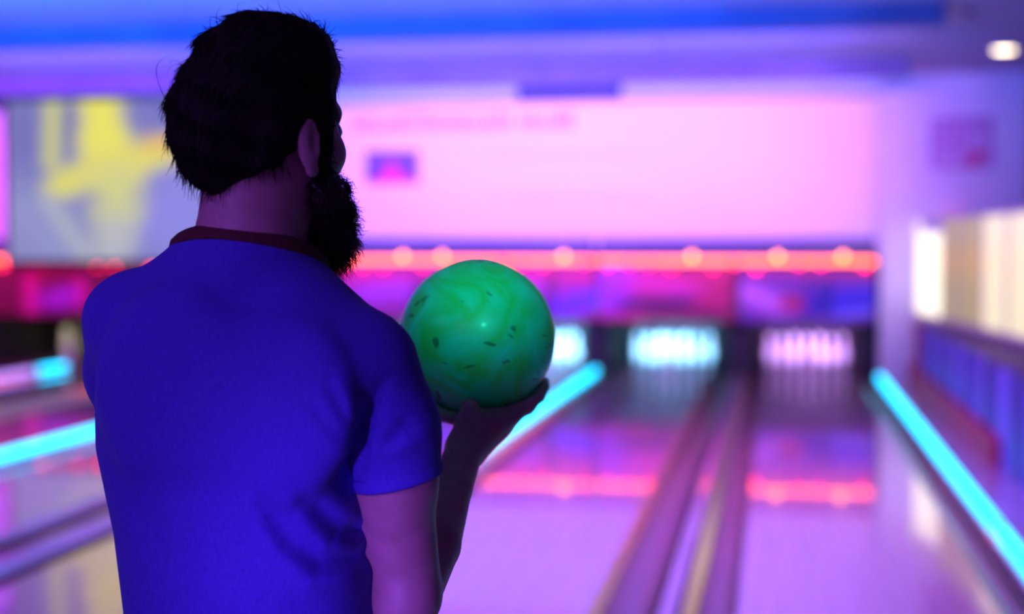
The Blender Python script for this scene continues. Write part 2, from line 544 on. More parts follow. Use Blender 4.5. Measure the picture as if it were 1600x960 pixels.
# ------------------------------------------------------------------ pins
PIN = [(0, 0), (0.024, 0), (0.026, 0.006), (0.036, 0.03), (0.048, 0.065), (0.057, 0.095), (0.0605, 0.115), (0.058, 0.145), (0.049, 0.18), (0.036, 0.215),
       (0.027, 0.238), (0.0235, 0.256), (0.0235, 0.272), (0.027, 0.29), (0.031, 0.315), (0.0325, 0.335), (0.030, 0.355), (0.022, 0.372), (0.011, 0.3795), (0, 0.381)]
pin0 = lathe('bowling_pin', PIN, M['pin'], seg=16)
for (z0, z1) in ((0.236, 0.246), (0.262, 0.276)):
    r0 = np.interp(z0, [p[1] for p in PIN[1:]], [p[0] for p in PIN[1:]]) + 0.001
    r1 = np.interp(z1, [p[1] for p in PIN[1:]], [p[0] for p in PIN[1:]]) + 0.001
    lathe('neck_stripe', [(r0 - 0.002, z0), (r0, z0), ((r0 + r1) / 2, (z0 + z1) / 2), (r1, z1), (r1 - 0.002, z1)], M['stripe'], pin0, seg=16)
HEAD_Y = 17.92
PIN_POS = [['head pin at the front'], ['second row left', 'second row right'], ['third row left', 'third row centre', 'third row right'],
           ['back row far left', 'back row inner left', 'back row inner right', 'back row far right']]
PIN_NOTE = ['lavender lit rack by the right wall', 'cyan lit rack of the middle lane', 'cyan lit rack right of the ball', 'rack behind ball and shoulder',
            'rack behind the chest of the man', 'rack behind the back of the man', 'dim rack left of the man', 'dim rack at far left edge']
first = True
for i, cx in enumerate(LANES):
    for row in range(4):
        for k in range(row + 1):
            x = cx + (k - row / 2) * 0.3048
            y = HEAD_Y + row * 0.264
            o = pin0 if first else copy_tree(pin0)
            first = False
            o.location = (x, y, 0.0005)
            o.rotation_euler = (0, 0, 0)
            tag(o, f'white pin, {PIN_POS[row][k]}, {PIN_NOTE[i]}', 'bowling pin', f'pins on the {ORD[i]} lane')

# pin decks: dark side boards, pit curtain and the lamp above the pins
DECK_COL = [((0.62, 0.30, 1.0), 46), ((0.25, 0.62, 1.0), 80), ((0.25, 0.62, 1.0), 80), ((0.3, 0.7, 1.0), 60), ((0.4, 0.5, 1.0), 40), ((0.4, 0.5, 1.0), 30), ((0.8, 0.7, 0.3), 9), ((0.6, 0.6, 0.8), 6)]
edges = []
for p in range(4):
    edges += [(1.10 - 3.2 * p, 0.28), (-0.43 - 3.2 * p, 0.28)]
edges.append((1.13 - 3.2 * 4, 0.3))
EDGE_NOTE = ['right of the lavender lit pins', 'between lavender and cyan lit pins', 'between the cyan lit pins and the ball', 'behind the green ball', 'behind the shoulder of the man',
             'behind the chest of the man', 'behind the left arm of the man', 'just left of the man', 'at the far left edge']
for i, (x, w) in enumerate(edges):
    t = box('kickback', x - w / 2, x + w / 2, 17.22, 19.3, -0.15, 0.62, M['black'], bevel=0.01)
    tag(t, f'black upright side board of the pin deck {EDGE_NOTE[i]}', 'side board', 'pin deck side boards')
for i, cx in enumerate(LANES):
    t = box('pit_curtain', cx - 0.56, cx + 0.56, 19.05, 19.10, -0.10, 0.75, M['curtain'])
    tag(t, f'dark curtain hanging behind the pins of the {ORD[i]} lane from the right', 'curtain', 'pit curtains')
    c, e = DECK_COL[i]
    a = area('deck_lamp_light', (cx, 17.34, 0.80), (cx, 18.65, 0.22), (0.9, 0.06), e * 0.42, c, 70)

# ------------------------------------------------------------------ the masking unit: printed lower panels, light rail, upper screen
def mask_right(u, v):
    c = np.tile(srgb(120, 60, 150), (u.size, 1))
    def put(col, m):
        nonlocal c
        c = c * (1 - m) + srgb(*col) * m
    put((210, 130, 220), cap_mask(u, v, (0.03, 0.55), (0.30, 0.30), 0.12, 0.2))
    put((60, 50, 200), cap_mask(u, v, (0.65, 0.35), (0.95, 0.45), 0.22, 0.2))
    put((40, 25, 120), cap_mask(u, v, (0.62, 0.2), (0.64, 0.7), 0.05, 0.1))
    put((120, 130, 250), cap_mask(u, v, (0.75, 0.15), (0.95, 0.2), 0.05, 0.1))
    put((190, 20, 60), cap_mask(u, v, (0.38, 0.33), (0.40, 0.36), 0.10, 0.08))
    put((40, 10, 50), cap_mask(u, v, (0.5, 0.0), (0.5, 0.9), 0.01, 0.04))
    put((180, 10, 70), cap_mask(u, v, (0.1, 0.95), (0.95, 0.95), 0.06, 0.2))
    return c


def mask_mid(u, v):
    c = np.tile(srgb(190, 20, 90), (u.size, 1))
    def put(col, m):
        nonlocal c
        c = c * (1 - m) + srgb(*col) * m
    put((170, 60, 200), cap_mask(u, v, (0.05, 0.3), (0.10, 0.8), 0.16, 0.25))
    put((215, 40, 150), cap_mask(u, v, (0.35, 0.7), (0.6, 0.6), 0.14, 0.2))
    put((45, 5, 90), cap_mask(u, v, (0.22, 0.30), (0.62, 0.38), 0.09, 0.12))
    put((110, 5, 60), cap_mask(u, v, (0.45, 0.12), (0.85, 0.12), 0.10, 0.15))
    put((60, 5, 40), cap_mask(u, v, (0.99, 0.0), (0.99, 0.9), 0.02, 0.08))
    return c


def mask_left(u, v):
    c = np.tile(srgb(165, 40, 130), (u.size, 1))
    def put(col, m):
        nonlocal c
        c = c * (1 - m) + srgb(*col) * m
    put((190, 80, 200), cap_mask(u, v, (0.3, 0.5), (0.5, 0.6), 0.16, 0.3))
    put((110, 70, 230), cap_mask(u, v, (0.75, 0.25), (0.95, 0.4), 0.14, 0.2))
    put((220, 30, 120), cap_mask(u, v, (0.1, 0.8), (0.9, 0.85), 0.1, 0.25))
    put((45, 5, 60), cap_mask(u, v, (0.62, 0.0), (0.66, 0.8), 0.03, 0.1))
    return c


def mask_far(u, v):
    c = np.tile(srgb(120, 8, 50), (u.size, 1))
    def put(col, m):
        nonlocal c
        c = c * (1 - m) + srgb(*col) * m
    put((230, 10, 120), cap_mask(u, v, (0.50, 0.0), (0.50, 0.9), 0.05, 0.08))
    put((170, 40, 170), cap_mask(u, v, (0.72, 0.3), (0.85, 0.4), 0.16, 0.25))
    put((240, 20, 90), cap_mask(u, v, (0.5, 0.85), (0.95, 0.85), 0.06, 0.12))
    put((240, 10, 130), cap_mask(u, v, (0.97, 0.2), (0.97, 0.8), 0.03, 0.1))
    return c


MASKS = [mask_right, mask_mid, mask_left, mask_left, mask_mid, mask_far, mask_far, mask_far]
MASK_NOTE = ['violet mask panel with blue scene and dark red disc over lavender lit pins', 'crimson mask panel with a dark ellipse over the cyan lit pins',
             'purple printed mask panel over the pins right of the ball', 'purple printed mask panel behind the green ball and beard', 'crimson printed mask panel hidden behind the man',
             'dark red printed mask panel behind the back of the man', 'dark red printed mask panel with pink upright below the grey picture screen', 'dark red printed mask panel at the far left edge']
MX = []
for p in range(4):
    MX += [(-0.43 - 3.2 * p, 1.12 - 3.2 * p), (-2.07 - 3.2 * p, -0.44 - 3.2 * p)]
for i, (a, b) in enumerate(MX):
    t = print_panel('mask_panel', b - a - 0.03, 0.635, 64, 30, MASKS[i], M['print'], thick=0.05)
    t.location = ((a + b) / 2, Y_F, 0.62)
    tag(t, MASK_NOTE[i], 'mask panel', 'printed panels over the pins')

# light rail between mask panels and upper screen
bulb_me = None
for p in range(4):
    xr, xl = 1.12 - 3.2 * p, -2.07 - 3.2 * p
    t = empty('light_rail', ((xr + xl) / 2, Y_F, 1.265))
    tag(t, ['orange light rail with bulbs above the two right mask panels', 'orange light rail with bulbs between beard and ball', 'orange light rail hidden behind the man',
            'orange light rail below the grey picture screen at far left'][p], 'light rail', 'light rails over the mask panels')
    hw = (xr - xl) / 2 - 0.015
    box('rail_channel', -hw, hw, 0.0, 0.06, 0.0, 0.13, M['black'], t)
    box('cover_board', -hw, hw, -0.01, 0.05, 0.135, 0.325, M['beam'], t, bevel=0.006)
    box('glow_strip', -hw, hw, -0.02, 0.0, 0.035, 0.085, M['strip'], t)
    for k in range(13):
        x = -hw + 0.12 + k * (2 * hw - 0.24) / 12
        hot = (p, k) in {(0, 11), (0, 8), (1, 11), (1, 5), (1, 3), (3, 3), (0, 4)}
        if bulb_me is None:
            b = lathe('bulb', [(0, -0.034), (0.020, -0.028), (0.033, -0.01), (0.034, 0.006), (0.022, 0.028), (0, 0.034)], M['bulb_red'], t, seg=10)
            bulb_me = b.data
            hot_me = bulb_me.copy()
            hot_me.materials.clear()
            hot_me.materials.append(M['bulb_orange'])
        else:
            b = link('bulb', hot_me if hot else bulb_me, None, t)
        jz = float(rng.uniform(-0.05, 0.02)) if not hot else 0.05
        b.location = (x, -0.045, (0.06 + jz) if hot else 0.02 + jz)
        if hot:
            b['label'] = 'brighter orange bulb'

# upper wide screen and its printed marks
def screen_print(u, v):
    c = np.tile(srgb(236, 226, 240), (u.size, 1))
    n = 0.5 + 0.5 * np.sin(u * 17.0) * np.sin(v * 3 + u * 5)
    c = c * (1 - 0.04 * n[:, None])
    def put(col, m):
        nonlocal c
        c = c * (1 - m) + srgb(*col) * m
    return c


t = print_panel('wall_screen', 6.26, 1.58, 40, 12, screen_print, M['print'], thick=0.03)
t.location = (-2.05, Y_F + 0.02, 1.60)
tag(t, 'wide pink lit white display board across the back wall above the orange lamps', 'display board')
# headline: unreadable strokes of coloured lettering, a picture and two pale lines of small type
M['ink_pink'] = noise_color(mat('pink_ink', rough=0.5), (0.80, 0.10, 0.52), (0.88, 0.16, 0.60), (9, 9, 9))
M['ink_pale'] = noise_color(mat('pale_ink', rough=0.5), (0.66, 0.52, 0.80), (0.72, 0.58, 0.84), (9, 9, 9))
bm = bmesh.new()
x = -2.12
while x < 0.62:
    w = float(rng.uniform(0.04, 0.085))
    if rng.uniform() < 0.08:
        x += 0.09
        continue
    h = float(rng.choice([0.15, 0.15, 0.22]))
    zb = 1.28
    box_bm(bm, x, x + 0.035, -0.004, 0.002, zb, zb + h)
    if rng.uniform() < 0.7:
        box_bm(bm, x + 0.03, x + w, -0.004, 0.002, zb + 0.10, zb + 0.15)
        box_bm(bm, x + w - 0.02, x + w, -0.004, 0.002, zb, zb + 0.10)
    else:
        box_bm(bm, x + 0.025, x + w, -0.004, 0.002, zb, zb + 0.03)
    x += w + 0.03
hl = finish('headline_strokes', bm, M['ink_pink'], t)
hl.location.x = -0.86
hl['kind'] = 'stuff'
hl['label'] = 'line of blurred pink lettering'
for (zb, xs) in ((0.94, (-1.02, 0.68)), (0.44, (-1.02, 0.70))):
    bm = bmesh.new()
    x = xs[0]
    while x < xs[1]:
        w = float(rng.uniform(0.05, 0.16))
        box_bm(bm, x, x + w, -0.004, 0.002, zb, zb + 0.05)
        x += w + 0.05
    s = finish('text_line', bm, M['ink_pale'], t)
    s.location.x = -0.25
    s['kind'] = 'stuff'
    s['label'] = 'faint line of small type'


def peak(u, v):
    c = srgb(96, 60, 215)[None, :] * (0.75 + 0.5 * v[:, None])
    h = np.maximum(0.10, 0.78 - np.abs(u - 0.5) * 3.0) * 0.9
    h = np.maximum(h, 0.32 - np.abs(u - 0.55) * 0.6)
    m = np.clip((h - v) / 0.1 + 0.5, 0, 1)[:, None]
    return c * (1 - m) + srgb(235, 0, 110) * m


s = print_panel('picture', 0.66, 0.40, 32, 20, peak, M['print'], t, thick=0.01)
s.location = (-2.50, -0.012, 0.64)
s['label'] = 'small violet picture with a crimson peak'

tag(box('trim_1', X_L, 1.15, Y_F - 0.01, Y_F + 0.058, 3.19, Z_C, M['beam']), kind='structure')
# two white roller cases above the board and the one that holds the lowered screen
for (a, b, n) in ((-5.45, -3.02, 'white roller case above the left half of the pink board'), (-1.75, 1.14, 'white roller case above the right half of the pink board')):
    t = empty('roller_case', ((a + b) / 2, Y_F - 0.10, 3.20))
    tag(t, n, 'roller case', 'roller cases under the ceiling')
    hw = (b - a) / 2
    box('case_body', -hw, hw, -0.06, 0.13, 0.02, 0.16, M['case'], t, bevel=0.02)
    for s in (-1, 1):
        box('end_plate', s * hw - 0.015, s * hw + 0.015, -0.07, 0.135, 0.0, 0.23, M['case'], t, bevel=0.008)


def picture(u, v):
    c = np.tile(srgb(128, 128, 186), (u.size, 1))
    def put(col, m, k=1.0):
        nonlocal c
        c = c * (1 - m * k) + srgb(*col) * m * k
    Y = (232, 226, 96)
    put((96, 104, 178), cap_mask(u, v, (0.06, 0.9), (0.08, 0.45), 0.07, 0.2), 0.6)
    put((150, 158, 205), cap_mask(u, v, (0.05, 0.35), (0.2, 0.05), 0.14, 0.3), 0.7)
    put((100, 104, 165), cap_mask(u, v, (0.22, 0.72), (0.22, 0.95), 0.02, 0.05), 0.8)
    put((140, 138, 226), cap_mask(u, v, (0.62, 0.25), (0.72, 0.45), 0.22, 0.2), 0.9)
    put((110, 110, 200), cap_mask(u, v, (0.52, 0.96), (0.6, 0.86), 0.06, 0.08), 0.7)
    put((214, 216, 110), cap_mask(u, v, (0.165, 1.0), (0.155, 0.60), 0.024, 0.07))
    put(Y, cap_mask(u, v, (0.325, 1.05), (0.345, 0.70), 0.072, 0.07))
    put(Y, cap_mask(u, v, (0.345, 0.75), (0.365, 0.52), 0.085, 0.10))
    put((216, 212, 112), cap_mask(u, v, (0.195, 0.46), (0.23, 0.51), 0.070, 0.07))
    put((216, 212, 112), cap_mask(u, v, (0.24, 0.52), (0.34, 0.60), 0.060, 0.09))
    put((224, 216, 105), cap_mask(u, v, (0.38, 0.58), (0.52, 0.66), 0.085, 0.10))
    put((226, 184, 105), cap_mask(u, v, (0.53, 0.72), (0.62, 0.74), 0.050, 0.09))
    put((208, 208, 135), cap_mask(u, v, (0.39, 0.52), (0.385, 0.30), 0.075, 0.12))
    put((196, 198, 160), cap_mask(u, v, (0.385, 0.30), (0.375, 0.12), 0.055, 0.12))
    put((172, 178, 190), cap_mask(u, v, (0.14, 0.38), (0.28, 0.02), 0.03, 0.06))
    put((180, 184, 196), cap_mask(u, v, (0.385, 0.2), (0.37, 0.0), 0.045, 0.10))
    return c


t = empty('projection_screen', (-7.50, Y_F - 0.30, 1.27))
tag(t, 'lowered projection screen with a grey and yellow picture in a black border', 'projection screen')
box('border', -1.93, 1.93, 0.0, 0.02, 0.0, 2.06, M['black'], t)
s = print_panel('picture_area', 3.74, 1.96, 110, 60, picture, M['print_lit'], t, thick=0.005)
s.location = (0, -0.006, 0.05)
box('screen_case', -2.0, 2.0, -0.04, 0.12, 2.06, Z_C - 1.28, M['case'], t, bevel=0.02)
bm = bmesh.new()
cyl_between(bm, (-1.93, 0.01, -0.01), (1.93, 0.01, -0.01), 0.016, 10)
finish('weight_bar', bm, M['black'], t, True)

# ------------------------------------------------------------------ right side: low panelled wall, lit box, notice, lamps
W_X = 1.56
hw_obj = box('wall_low', W_X, W_X + 0.75, 5.0, 16.96, -0.16, 0.66, M['wall_dark'])
tag(hw_obj, kind='structure')
for k in range(34):
    y = 5.02 + k * 0.351
    red = k >= 32
    b = box('panel', W_X - 0.022 - 0.006 * (k % 2), W_X, y, y + 0.335, -0.02, 0.65, M['panel_red'] if red else M[('panel_blue', 'panel_lilac', 'panel_blue', 'panel_dark', 'panel_lilac', 'panel_blue', 'panel_dark')[k % 7]], hw_obj, bevel=0.004)

tag(box('baseboard_right', W_X - 0.10, W_X - 0.032, 10.4, 16.9, -0.02, 0.17, M['panel_red'], bevel=0.006), kind='structure')
LB0, LB1 = Vector((1.53, 16.7, 0)), Vector((2.02, 11.6, 0))
L = (LB1 - LB0).length
t = empty('light_box', (1.53, 16.7, 0.71), math.atan2(LB1.y - LB0.y, LB1.x - LB0.x))
tag(t, 'cream backlit cabinet with glowing panels on top of the low right wall', 'light box')
# local x runs along the box towards the camera, local -y faces the lanes
box('cabinet_body', 0, L, 0.03, 0.16, 0.04, 1.08, M['case'], t)
box('plinth', 0.0, L, 0.02, 0.18, -0.05, 0.0, M['ledge'], t)
box('ledge', -0.02, L, -0.03, 0.20, 0.0, 0.045, M['ledge'], t, bevel=0.006)
box('top_rail', -0.02, L, -0.01, 0.18, 1.06, 1.10, M['ledge'], t, bevel=0.006)
for (a, b, mm, z1) in ((0.02, 1.30, 'box_white', 0.92), (1.34, 2.05, 'box_olive', 1.05), (2.09, 3.0, 'box_olive', 1.05), (3.04, 3.9, 'box_cream', 1.05), (3.94, 5.1, 'box_cream', 1.05)):
    pn = box('light_panel', a, b, 0.012, 0.03, 0.06, z1, M[mm], t, bevel=0.004)
    if mm != 'box_cream':
        pn['label'] = 'brightest white glowing panel' if mm == 'box_white' else 'dim olive glowing panel'
for xx in (1.32, 2.07, 3.02, 3.92):
    box('mullion', xx - 0.018, xx + 0.018, -0.004, 0.03, 0.05, 1.06, M['ledge'], t)
box('end_panel', -0.012, 0.0, 0.0, 0.17, 0.06, 1.06, M['box_white'], t)


def notice(u, v):
    c = np.tile(srgb(205, 170, 205), (u.size, 1))
    def put(col, m, k=1.0):
        nonlocal c
        c = c * (1 - m * k) + srgb(*col) * m * k
    for r in (0.90, 0.76, 0.62, 0.48, 0.34):
        on = (np.sin(u * 61 + r * 40) + np.sin(u * 37 + r * 90) > -0.5)[:, None]
        put((170, 80, 150), cap_mask(u, v, (0.08, r), (0.92 if r > 0.7 else 0.6, r), 0.03, 0.02) * on, 0.9)
    put((210, 40, 120), cap_mask(u, v, (0.66, 0.12), (0.80, 0.26), 0.10, 0.06))
    e = (np.minimum(np.minimum(u, 1 - u), np.minimum(v, 1 - v)) < 0.04)[:, None]
    return np.where(e, srgb(160, 90, 150), c)


t = print_panel('notice_board', 0.66, 0.58, 60, 50, notice, M['print'], thick=0.02)
t.location = (2.02, Y_F - 0.05, 2.36)
tag(t, 'pinkish notice with unreadable lines and a red spot on the right back wall', 'notice')

t = empty('alarm_lamp', (1.94, Y_F - 0.025, 1.80))
tag(t, 'small round red lamp on the back wall above the cream light box', 'lamp')
lathe_o = lathe('lamp_base', [(0, 0), (0.05, 0), (0.05, 0.02), (0, 0.02)], M['black'], t, seg=16, smooth=False)
lathe_o.rotation_euler = (R(90), 0, 0)
g = lathe('lamp_lens', [(0.045, 0.02), (0.042, 0.045), (0.028, 0.065), (0, 0.072)], M['bulb_red'], t, seg=16)
g.rotation_euler = (R(90), 0, 0)

# ceiling lamp in view, its twins farther towards the camera, and a detector
def downlight(x, y, label):
    t = empty('downlight', (x, y, Z_C))
    tag(t, label, 'downlight', 'round ceiling downlights')
    lathe('trim_ring', [(0.115, -0.001), (0.135, -0.002), (0.135, -0.012), (0.112, -0.026), (0.109, -0.024), (0.115, -0.001)], M['case'], t, seg=24)
    lathe('lens', [(0.0, -0.030), (0.08, -0.028), (0.108, -0.016), (0.112, -0.002)], M['warm'], t, seg=24)
    d = bpy.data.lights.new('downlight_lamp', 'SPOT')
    d.energy = 8
    d.color = (1.0, 0.72, 0.42)
    d.spot_size = R(70)
    d.spot_blend = 0.8
    d.shadow_soft_size = 0.05
    o = bpy.data.objects.new('downlight_lamp', d)
    COL.objects.link(o)
    o.parent = t
    o.location = (0, 0, -0.05)


downlight(2.17, 14.95, 'lit cream ceiling downlight near the right wall')
downlight(2.08, 7.6, 'lit ceiling downlight over the low right wall, out of view')
for (x, y, n) in ((1.55, 12.5, 'small round detector on the ceiling beside the lit downlight'), (-1.1, 14.1, 'small round detector on the ceiling between the two beams')):
    t = lathe('ceiling_detector', [(0.0, -0.045), (0.03, -0.042), (0.05, -0.02), (0.055, 0.0), (0, 0)], M['beam'], seg=16)
    t.location = (x, y, Z_C)
    tag(t, n, 'detector')

# ------------------------------------------------------------------ implicit-surface modelling for the figure
class Field:
    def __init__(s, lo, hi, h):
        s.lo = np.array(lo, dtype=np.float64)
        s.h = h
        s.n = np.ceil((np.array(hi) - s.lo) / h).astype(int) + 1
        s.d = np.full(s.n, 1.0, dtype=np.float32)

    def sub(s, lo, hi):
        a = np.clip(np.floor((np.array(lo) - s.lo) / s.h).astype(int), 0, s.n)
        b = np.clip(np.ceil((np.array(hi) - s.lo) / s.h).astype(int) + 1, 0, s.n)
        sl = tuple(slice(int(i), int(j)) for i, j in zip(a, b))
        ax = [(s.lo[k] + s.h * np.arange(a[k], b[k])).astype(np.float32) for k in range(3)]
        return sl, ax[0][:, None, None], ax[1][None, :, None], ax[2][None, None, :]

    def merge(s, sl, d, k):
        e = s.d[sl]
        if k > 0:
            h = np.clip(0.5 + 0.5 * (e - d) / k, 0, 1)
            s.d[sl] = e * (1 - h) + d * h - k * h * (1 - h)
        else:
            s.d[sl] = np.minimum(e, d)

    def cone(s, a, b, ra, rb, k=0.0, mode='add'):
        a, b = np.array(a, float), np.array(b, float)
        m = max(ra, rb) + k + 4 * s.h
        sl, X, Y, Z = s.sub(np.minimum(a, b) - m, np.maximum(a, b) + m)
        ab = b - a
        L2 = max(float(ab @ ab), 1e-12)
        t = np.clip(((X - a[0]) * ab[0] + (Y - a[1]) * ab[1] + (Z - a[2]) * ab[2]) / L2, 0, 1)
        d = np.sqrt((X - a[0] - t * ab[0]) ** 2 + (Y - a[1] - t * ab[1]) ** 2 + (Z - a[2] - t * ab[2]) ** 2) - (ra + t * (rb - ra))
        s.put(sl, d, k, mode)

    def put(s, sl, d, k, mode):
        if mode == 'add':
            s.merge(sl, d, k)
        else:
            e = s.d[sl]
            if k > 0:
                h = np.clip(0.5 - 0.5 * (e + d) / k, 0, 1)
                s.d[sl] = e * (1 - h) - d * h + k * h * (1 - h)
            else:
                s.d[sl] = np.maximum(e, -d)

    def ell(s, c, r, ax=None, k=0.0, mode='add'):
        c, r = np.array(c, float), np.array(r, float)
        ax = np.eye(3) if ax is None else np.array(ax, float)
        m = float(r.max()) + k + 4 * s.h
        sl, X, Y, Z = s.sub(c - m, c + m)
        q = [(X - c[0]) * ax[i][0] + (Y - c[1]) * ax[i][1] + (Z - c[2]) * ax[i][2] for i in range(3)]
        k0 = np.sqrt(sum((q[i] / r[i]) ** 2 for i in range(3)))
        k1 = np.sqrt(sum((q[i] / r[i] ** 2) ** 2 for i in range(3))) + 1e-9
        s.put(sl, k0 * (k0 - 1) / k1, k, mode)

    def chain(s, pts, rad, k):
        for a, b, ra, rb in zip(pts, pts[1:], rad, rad[1:]):
            s.cone(a, b, ra, rb, k)

    def surface(s):
        """naive surface nets"""
        d = s.d
        ins = d < 0
        c = [(0, 0, 0), (1, 0, 0), (0, 1, 0), (1, 1, 0), (0, 0, 1), (1, 0, 1), (0, 1, 1), (1, 1, 1)]
        nx, ny, nz = d.shape
        cnt = np.zeros((nx - 1, ny - 1, nz - 1), dtype=np.uint8)
        for o in c:
            cnt += ins[o[0]:nx - 1 + o[0], o[1]:ny - 1 + o[1], o[2]:nz - 1 + o[2]]
        I = np.argwhere((cnt > 0) & (cnt < 8))
        idx = np.full(cnt.shape, -1, dtype=np.int64)
        idx[I[:, 0], I[:, 1], I[:, 2]] = np.arange(len(I))
        val = np.stack([d[I[:, 0] + o[0], I[:, 1] + o[1], I[:, 2] + o[2]] for o in c], 1).astype(np.float64)
        acc = np.zeros((len(I), 3))
        num = np.zeros(len(I))
        for i in range(8):
            for j in range(i + 1, 8):
                df = np.abs(np.array(c[i]) - np.array(c[j]))
                if df.sum() != 1:
                    continue
                a, b = val[:, i], val[:, j]
                m = (a < 0) != (b < 0)
                t = np.where(m, a / np.where(m, a - b, 1), 0)
                p = np.array(c[i]) + t[:, None] * (np.array(c[j]) - np.array(c[i]))
                acc += np.where(m[:, None], p, 0)
                num += m
        V = s.lo + s.h * (I + acc / num[:, None])
        F = []
        for axis in range(3):
            u, v = [(1, 2), (2, 0), (0, 1)][axis]
            sl0 = [slice(None)] * 3
            sl1 = [slice(None)] * 3
            sl0[axis] = slice(0, -1)
            sl1[axis] = slice(1, None)
            A, B = ins[tuple(sl0)], ins[tuple(sl1)]
            E = np.argwhere(A != B)
            ok = (E[:, u] > 0) & (E[:, v] > 0) & (E[:, u] < d.shape[u] - 1) & (E[:, v] < d.shape[v] - 1)
            E = E[ok]
            flip = A[E[:, 0], E[:, 1], E[:, 2]]
            q = []
            for (du, dv) in ((-1, -1), (0, -1), (0, 0), (-1, 0)):
                P = E.copy()
                P[:, u] += du
                P[:, v] += dv
                q.append(idx[P[:, 0], P[:, 1], P[:, 2]])
            q = np.stack(q, 1)
            q[~flip] = q[~flip][:, ::-1]
            F.append(q)
        return V, np.vstack(F)


# ------------------------------------------------------------------ the man
# figure frame: x to his right-hand side of the picture, y away from the camera, z up, origin between his feet
RIGHT = Vector((math.cos(YAW), math.sin(YAW), 0))
AWAY = Vector((-math.sin(YAW), math.cos(YAW), 0))
man_loc = RIGHT * -0.268 + AWAY * 1.65
man = empty('person', man_loc, YAW)
tag(man, 'bearded man seen from behind in a blue t-shirt, cradling the green ball at his right', 'person')

BALL = np.array((0.220, 0.367, 1.373))
BALL_R = 0.108

PHI = R(35)                                           # the head is turned to the right
hr = np.array((math.cos(PHI), -math.sin(PHI), 0))     # head right
hf = np.array((math.sin(PHI), math.cos(PHI), 0))      # head forward
hz = np.array((0, 0, 1.0))
HC = np.array((-0.011, 0.0, 0.0))


def H(u, w, z):
    return HC + hr * u + hf * w + hz * z


HAX = [hr, hf, hz]
TH = R(25)                                            # the trunk is turned a little to the right
br = np.array((math.cos(TH), -math.sin(TH), 0))
bf = np.array((math.sin(TH), math.cos(TH), 0))

SR, ER, WR = (0.114, -0.068, 1.372), (0.151, -0.005, 1.104), (0.206, 0.248, 1.233)
SL, EL, WL = (-0.190, 0.072, 1.415), (-0.200, 0.270, 1.200), (0.030, 0.355, 1.238)

PZ = [0.86, 0.95, 1.075, 1.17, 1.267, 1.33, 1.39, 1.44, 1.48, 1.52]
PA = [0.160, 0.156, 0.1525, 0.1555, 0.168, 0.172, 0.160, 0.120, 0.080, 0.060]
PB = [0.120, 0.112, 0.104, 0.108, 0.117, 0.119, 0.112, 0.090, 0.070, 0.058]
PC = [-0.034, -0.034, -0.034, -0.041, -0.048, -0.045, -0.040, -0.036, -0.034, -0.032]


def trunk(F, grow, k=0.0, zlo=None):
    sl, X, Y, Z = F.sub((-0.30, -0.20, zlo or 0.80), (0.25, 0.25, 1.54))
    a = np.interp(Z, PZ, PA).astype(np.float32) + grow
    b = np.interp(Z, PZ, PB).astype(np.float32) + grow
    cx = np.interp(Z, PZ, PC).astype(np.float32)
    xx, yy = X - cx, Y - 0.015
    u = xx * br[0] + yy * br[1]
    v = xx * bf[0] + yy * bf[1]
    # flatter back: super-ellipse
    q = (np.abs(u / a) ** 2.4 + np.abs(v / b) ** 2.4) ** (1 / 2.4)
    d = (q - 1) * np.minimum(a, b)
    d = np.maximum(d, Z - 1.515)
    F.put(sl, d.astype(np.float32), k, 'add')


def slerp(a, b, t):
    a, b = a / np.linalg.norm(a), b / np.linalg.norm(b)
    w = math.acos(float(np.clip(a @ b, -1, 1)))
    return (math.sin((1 - t) * w) * a + math.sin(t * w) * b) / math.sin(w)


# --- skin: head, neck, trunk core, arms and hands as one surface
B = Field((-0.30, -0.16, 0.96), (0.36, 0.50, 1.78), 0.0034)
trunk(B, -0.014, 0.0, 1.0)
B.cone(H(0, -0.015, 1.60), (-0.030, -0.004, 1.465), 0.054, 0.064, 0.02)
B.cone((-0.030, -0.008, 1.475), (-0.150, 0.055, 1.425), 0.050, 0.040, 0.03)
B.cone((-0.030, -0.010, 1.465), (0.080, -0.055, 1.385), 0.050, 0.040, 0.03)
B.ell(H(0, -0.004, 1.655), (0.073, 0.093, 0.092), HAX, 0.02)
B.ell(H(0, 0.028, 1.585), (0.056, 0.066, 0.072), HAX, 0.03)
B.ell(H(0, 0.070, 1.530), (0.030, 0.026, 0.022), HAX, 0.025)
for s in (-1, 1):
    B.ell(H(s * 0.039, 0.056, 1.605), (0.022, 0.026, 0.022), HAX, 0.02)
    B.cone(H(s * 0.014, 0.086, 1.652), H(s * 0.040, 0.071, 1.652), 0.011, 0.009, 0.015)
    B.ell(H(s * 0.031, 0.094, 1.632), (0.016, 0.012, 0.011), HAX, 0.01, 'cut')
    # ear: shell, hollow, lobe
    ea = [hr * s * 0.94 - hf * 0.34, hf * 0.94 + hr * s * 0.34, hz]
    B.ell(H(s * 0.079, -0.012, 1.612), (0.0065, 0.0145, 0.028), ea, 0.006)
    B.ell(H(s * 0.087, -0.008, 1.617), (0.006, 0.0085, 0.017), ea, 0.004, 'cut')
    B.ell(H(s * 0.076, -0.004, 1.584), (0.006, 0.009, 0.010), HAX, 0.006)
B.cone(H(0, 0.092, 1.645), H(0, 0.114, 1.606), 0.009, 0.013, 0.012)
for s in (-1, 1):
    B.ell(H(s * 0.012, 0.104, 1.601), (0.009, 0.010, 0.008), HAX, 0.006)
B.cone(H(-0.018, 0.090, 1.566), H(0.018, 0.090, 1.566), 0.008, 0.008, 0.01)
B.cone(H(-0.016, 0.088, 1.552), H(0.016, 0.088, 1.552), 0.009, 0.009, 0.01)
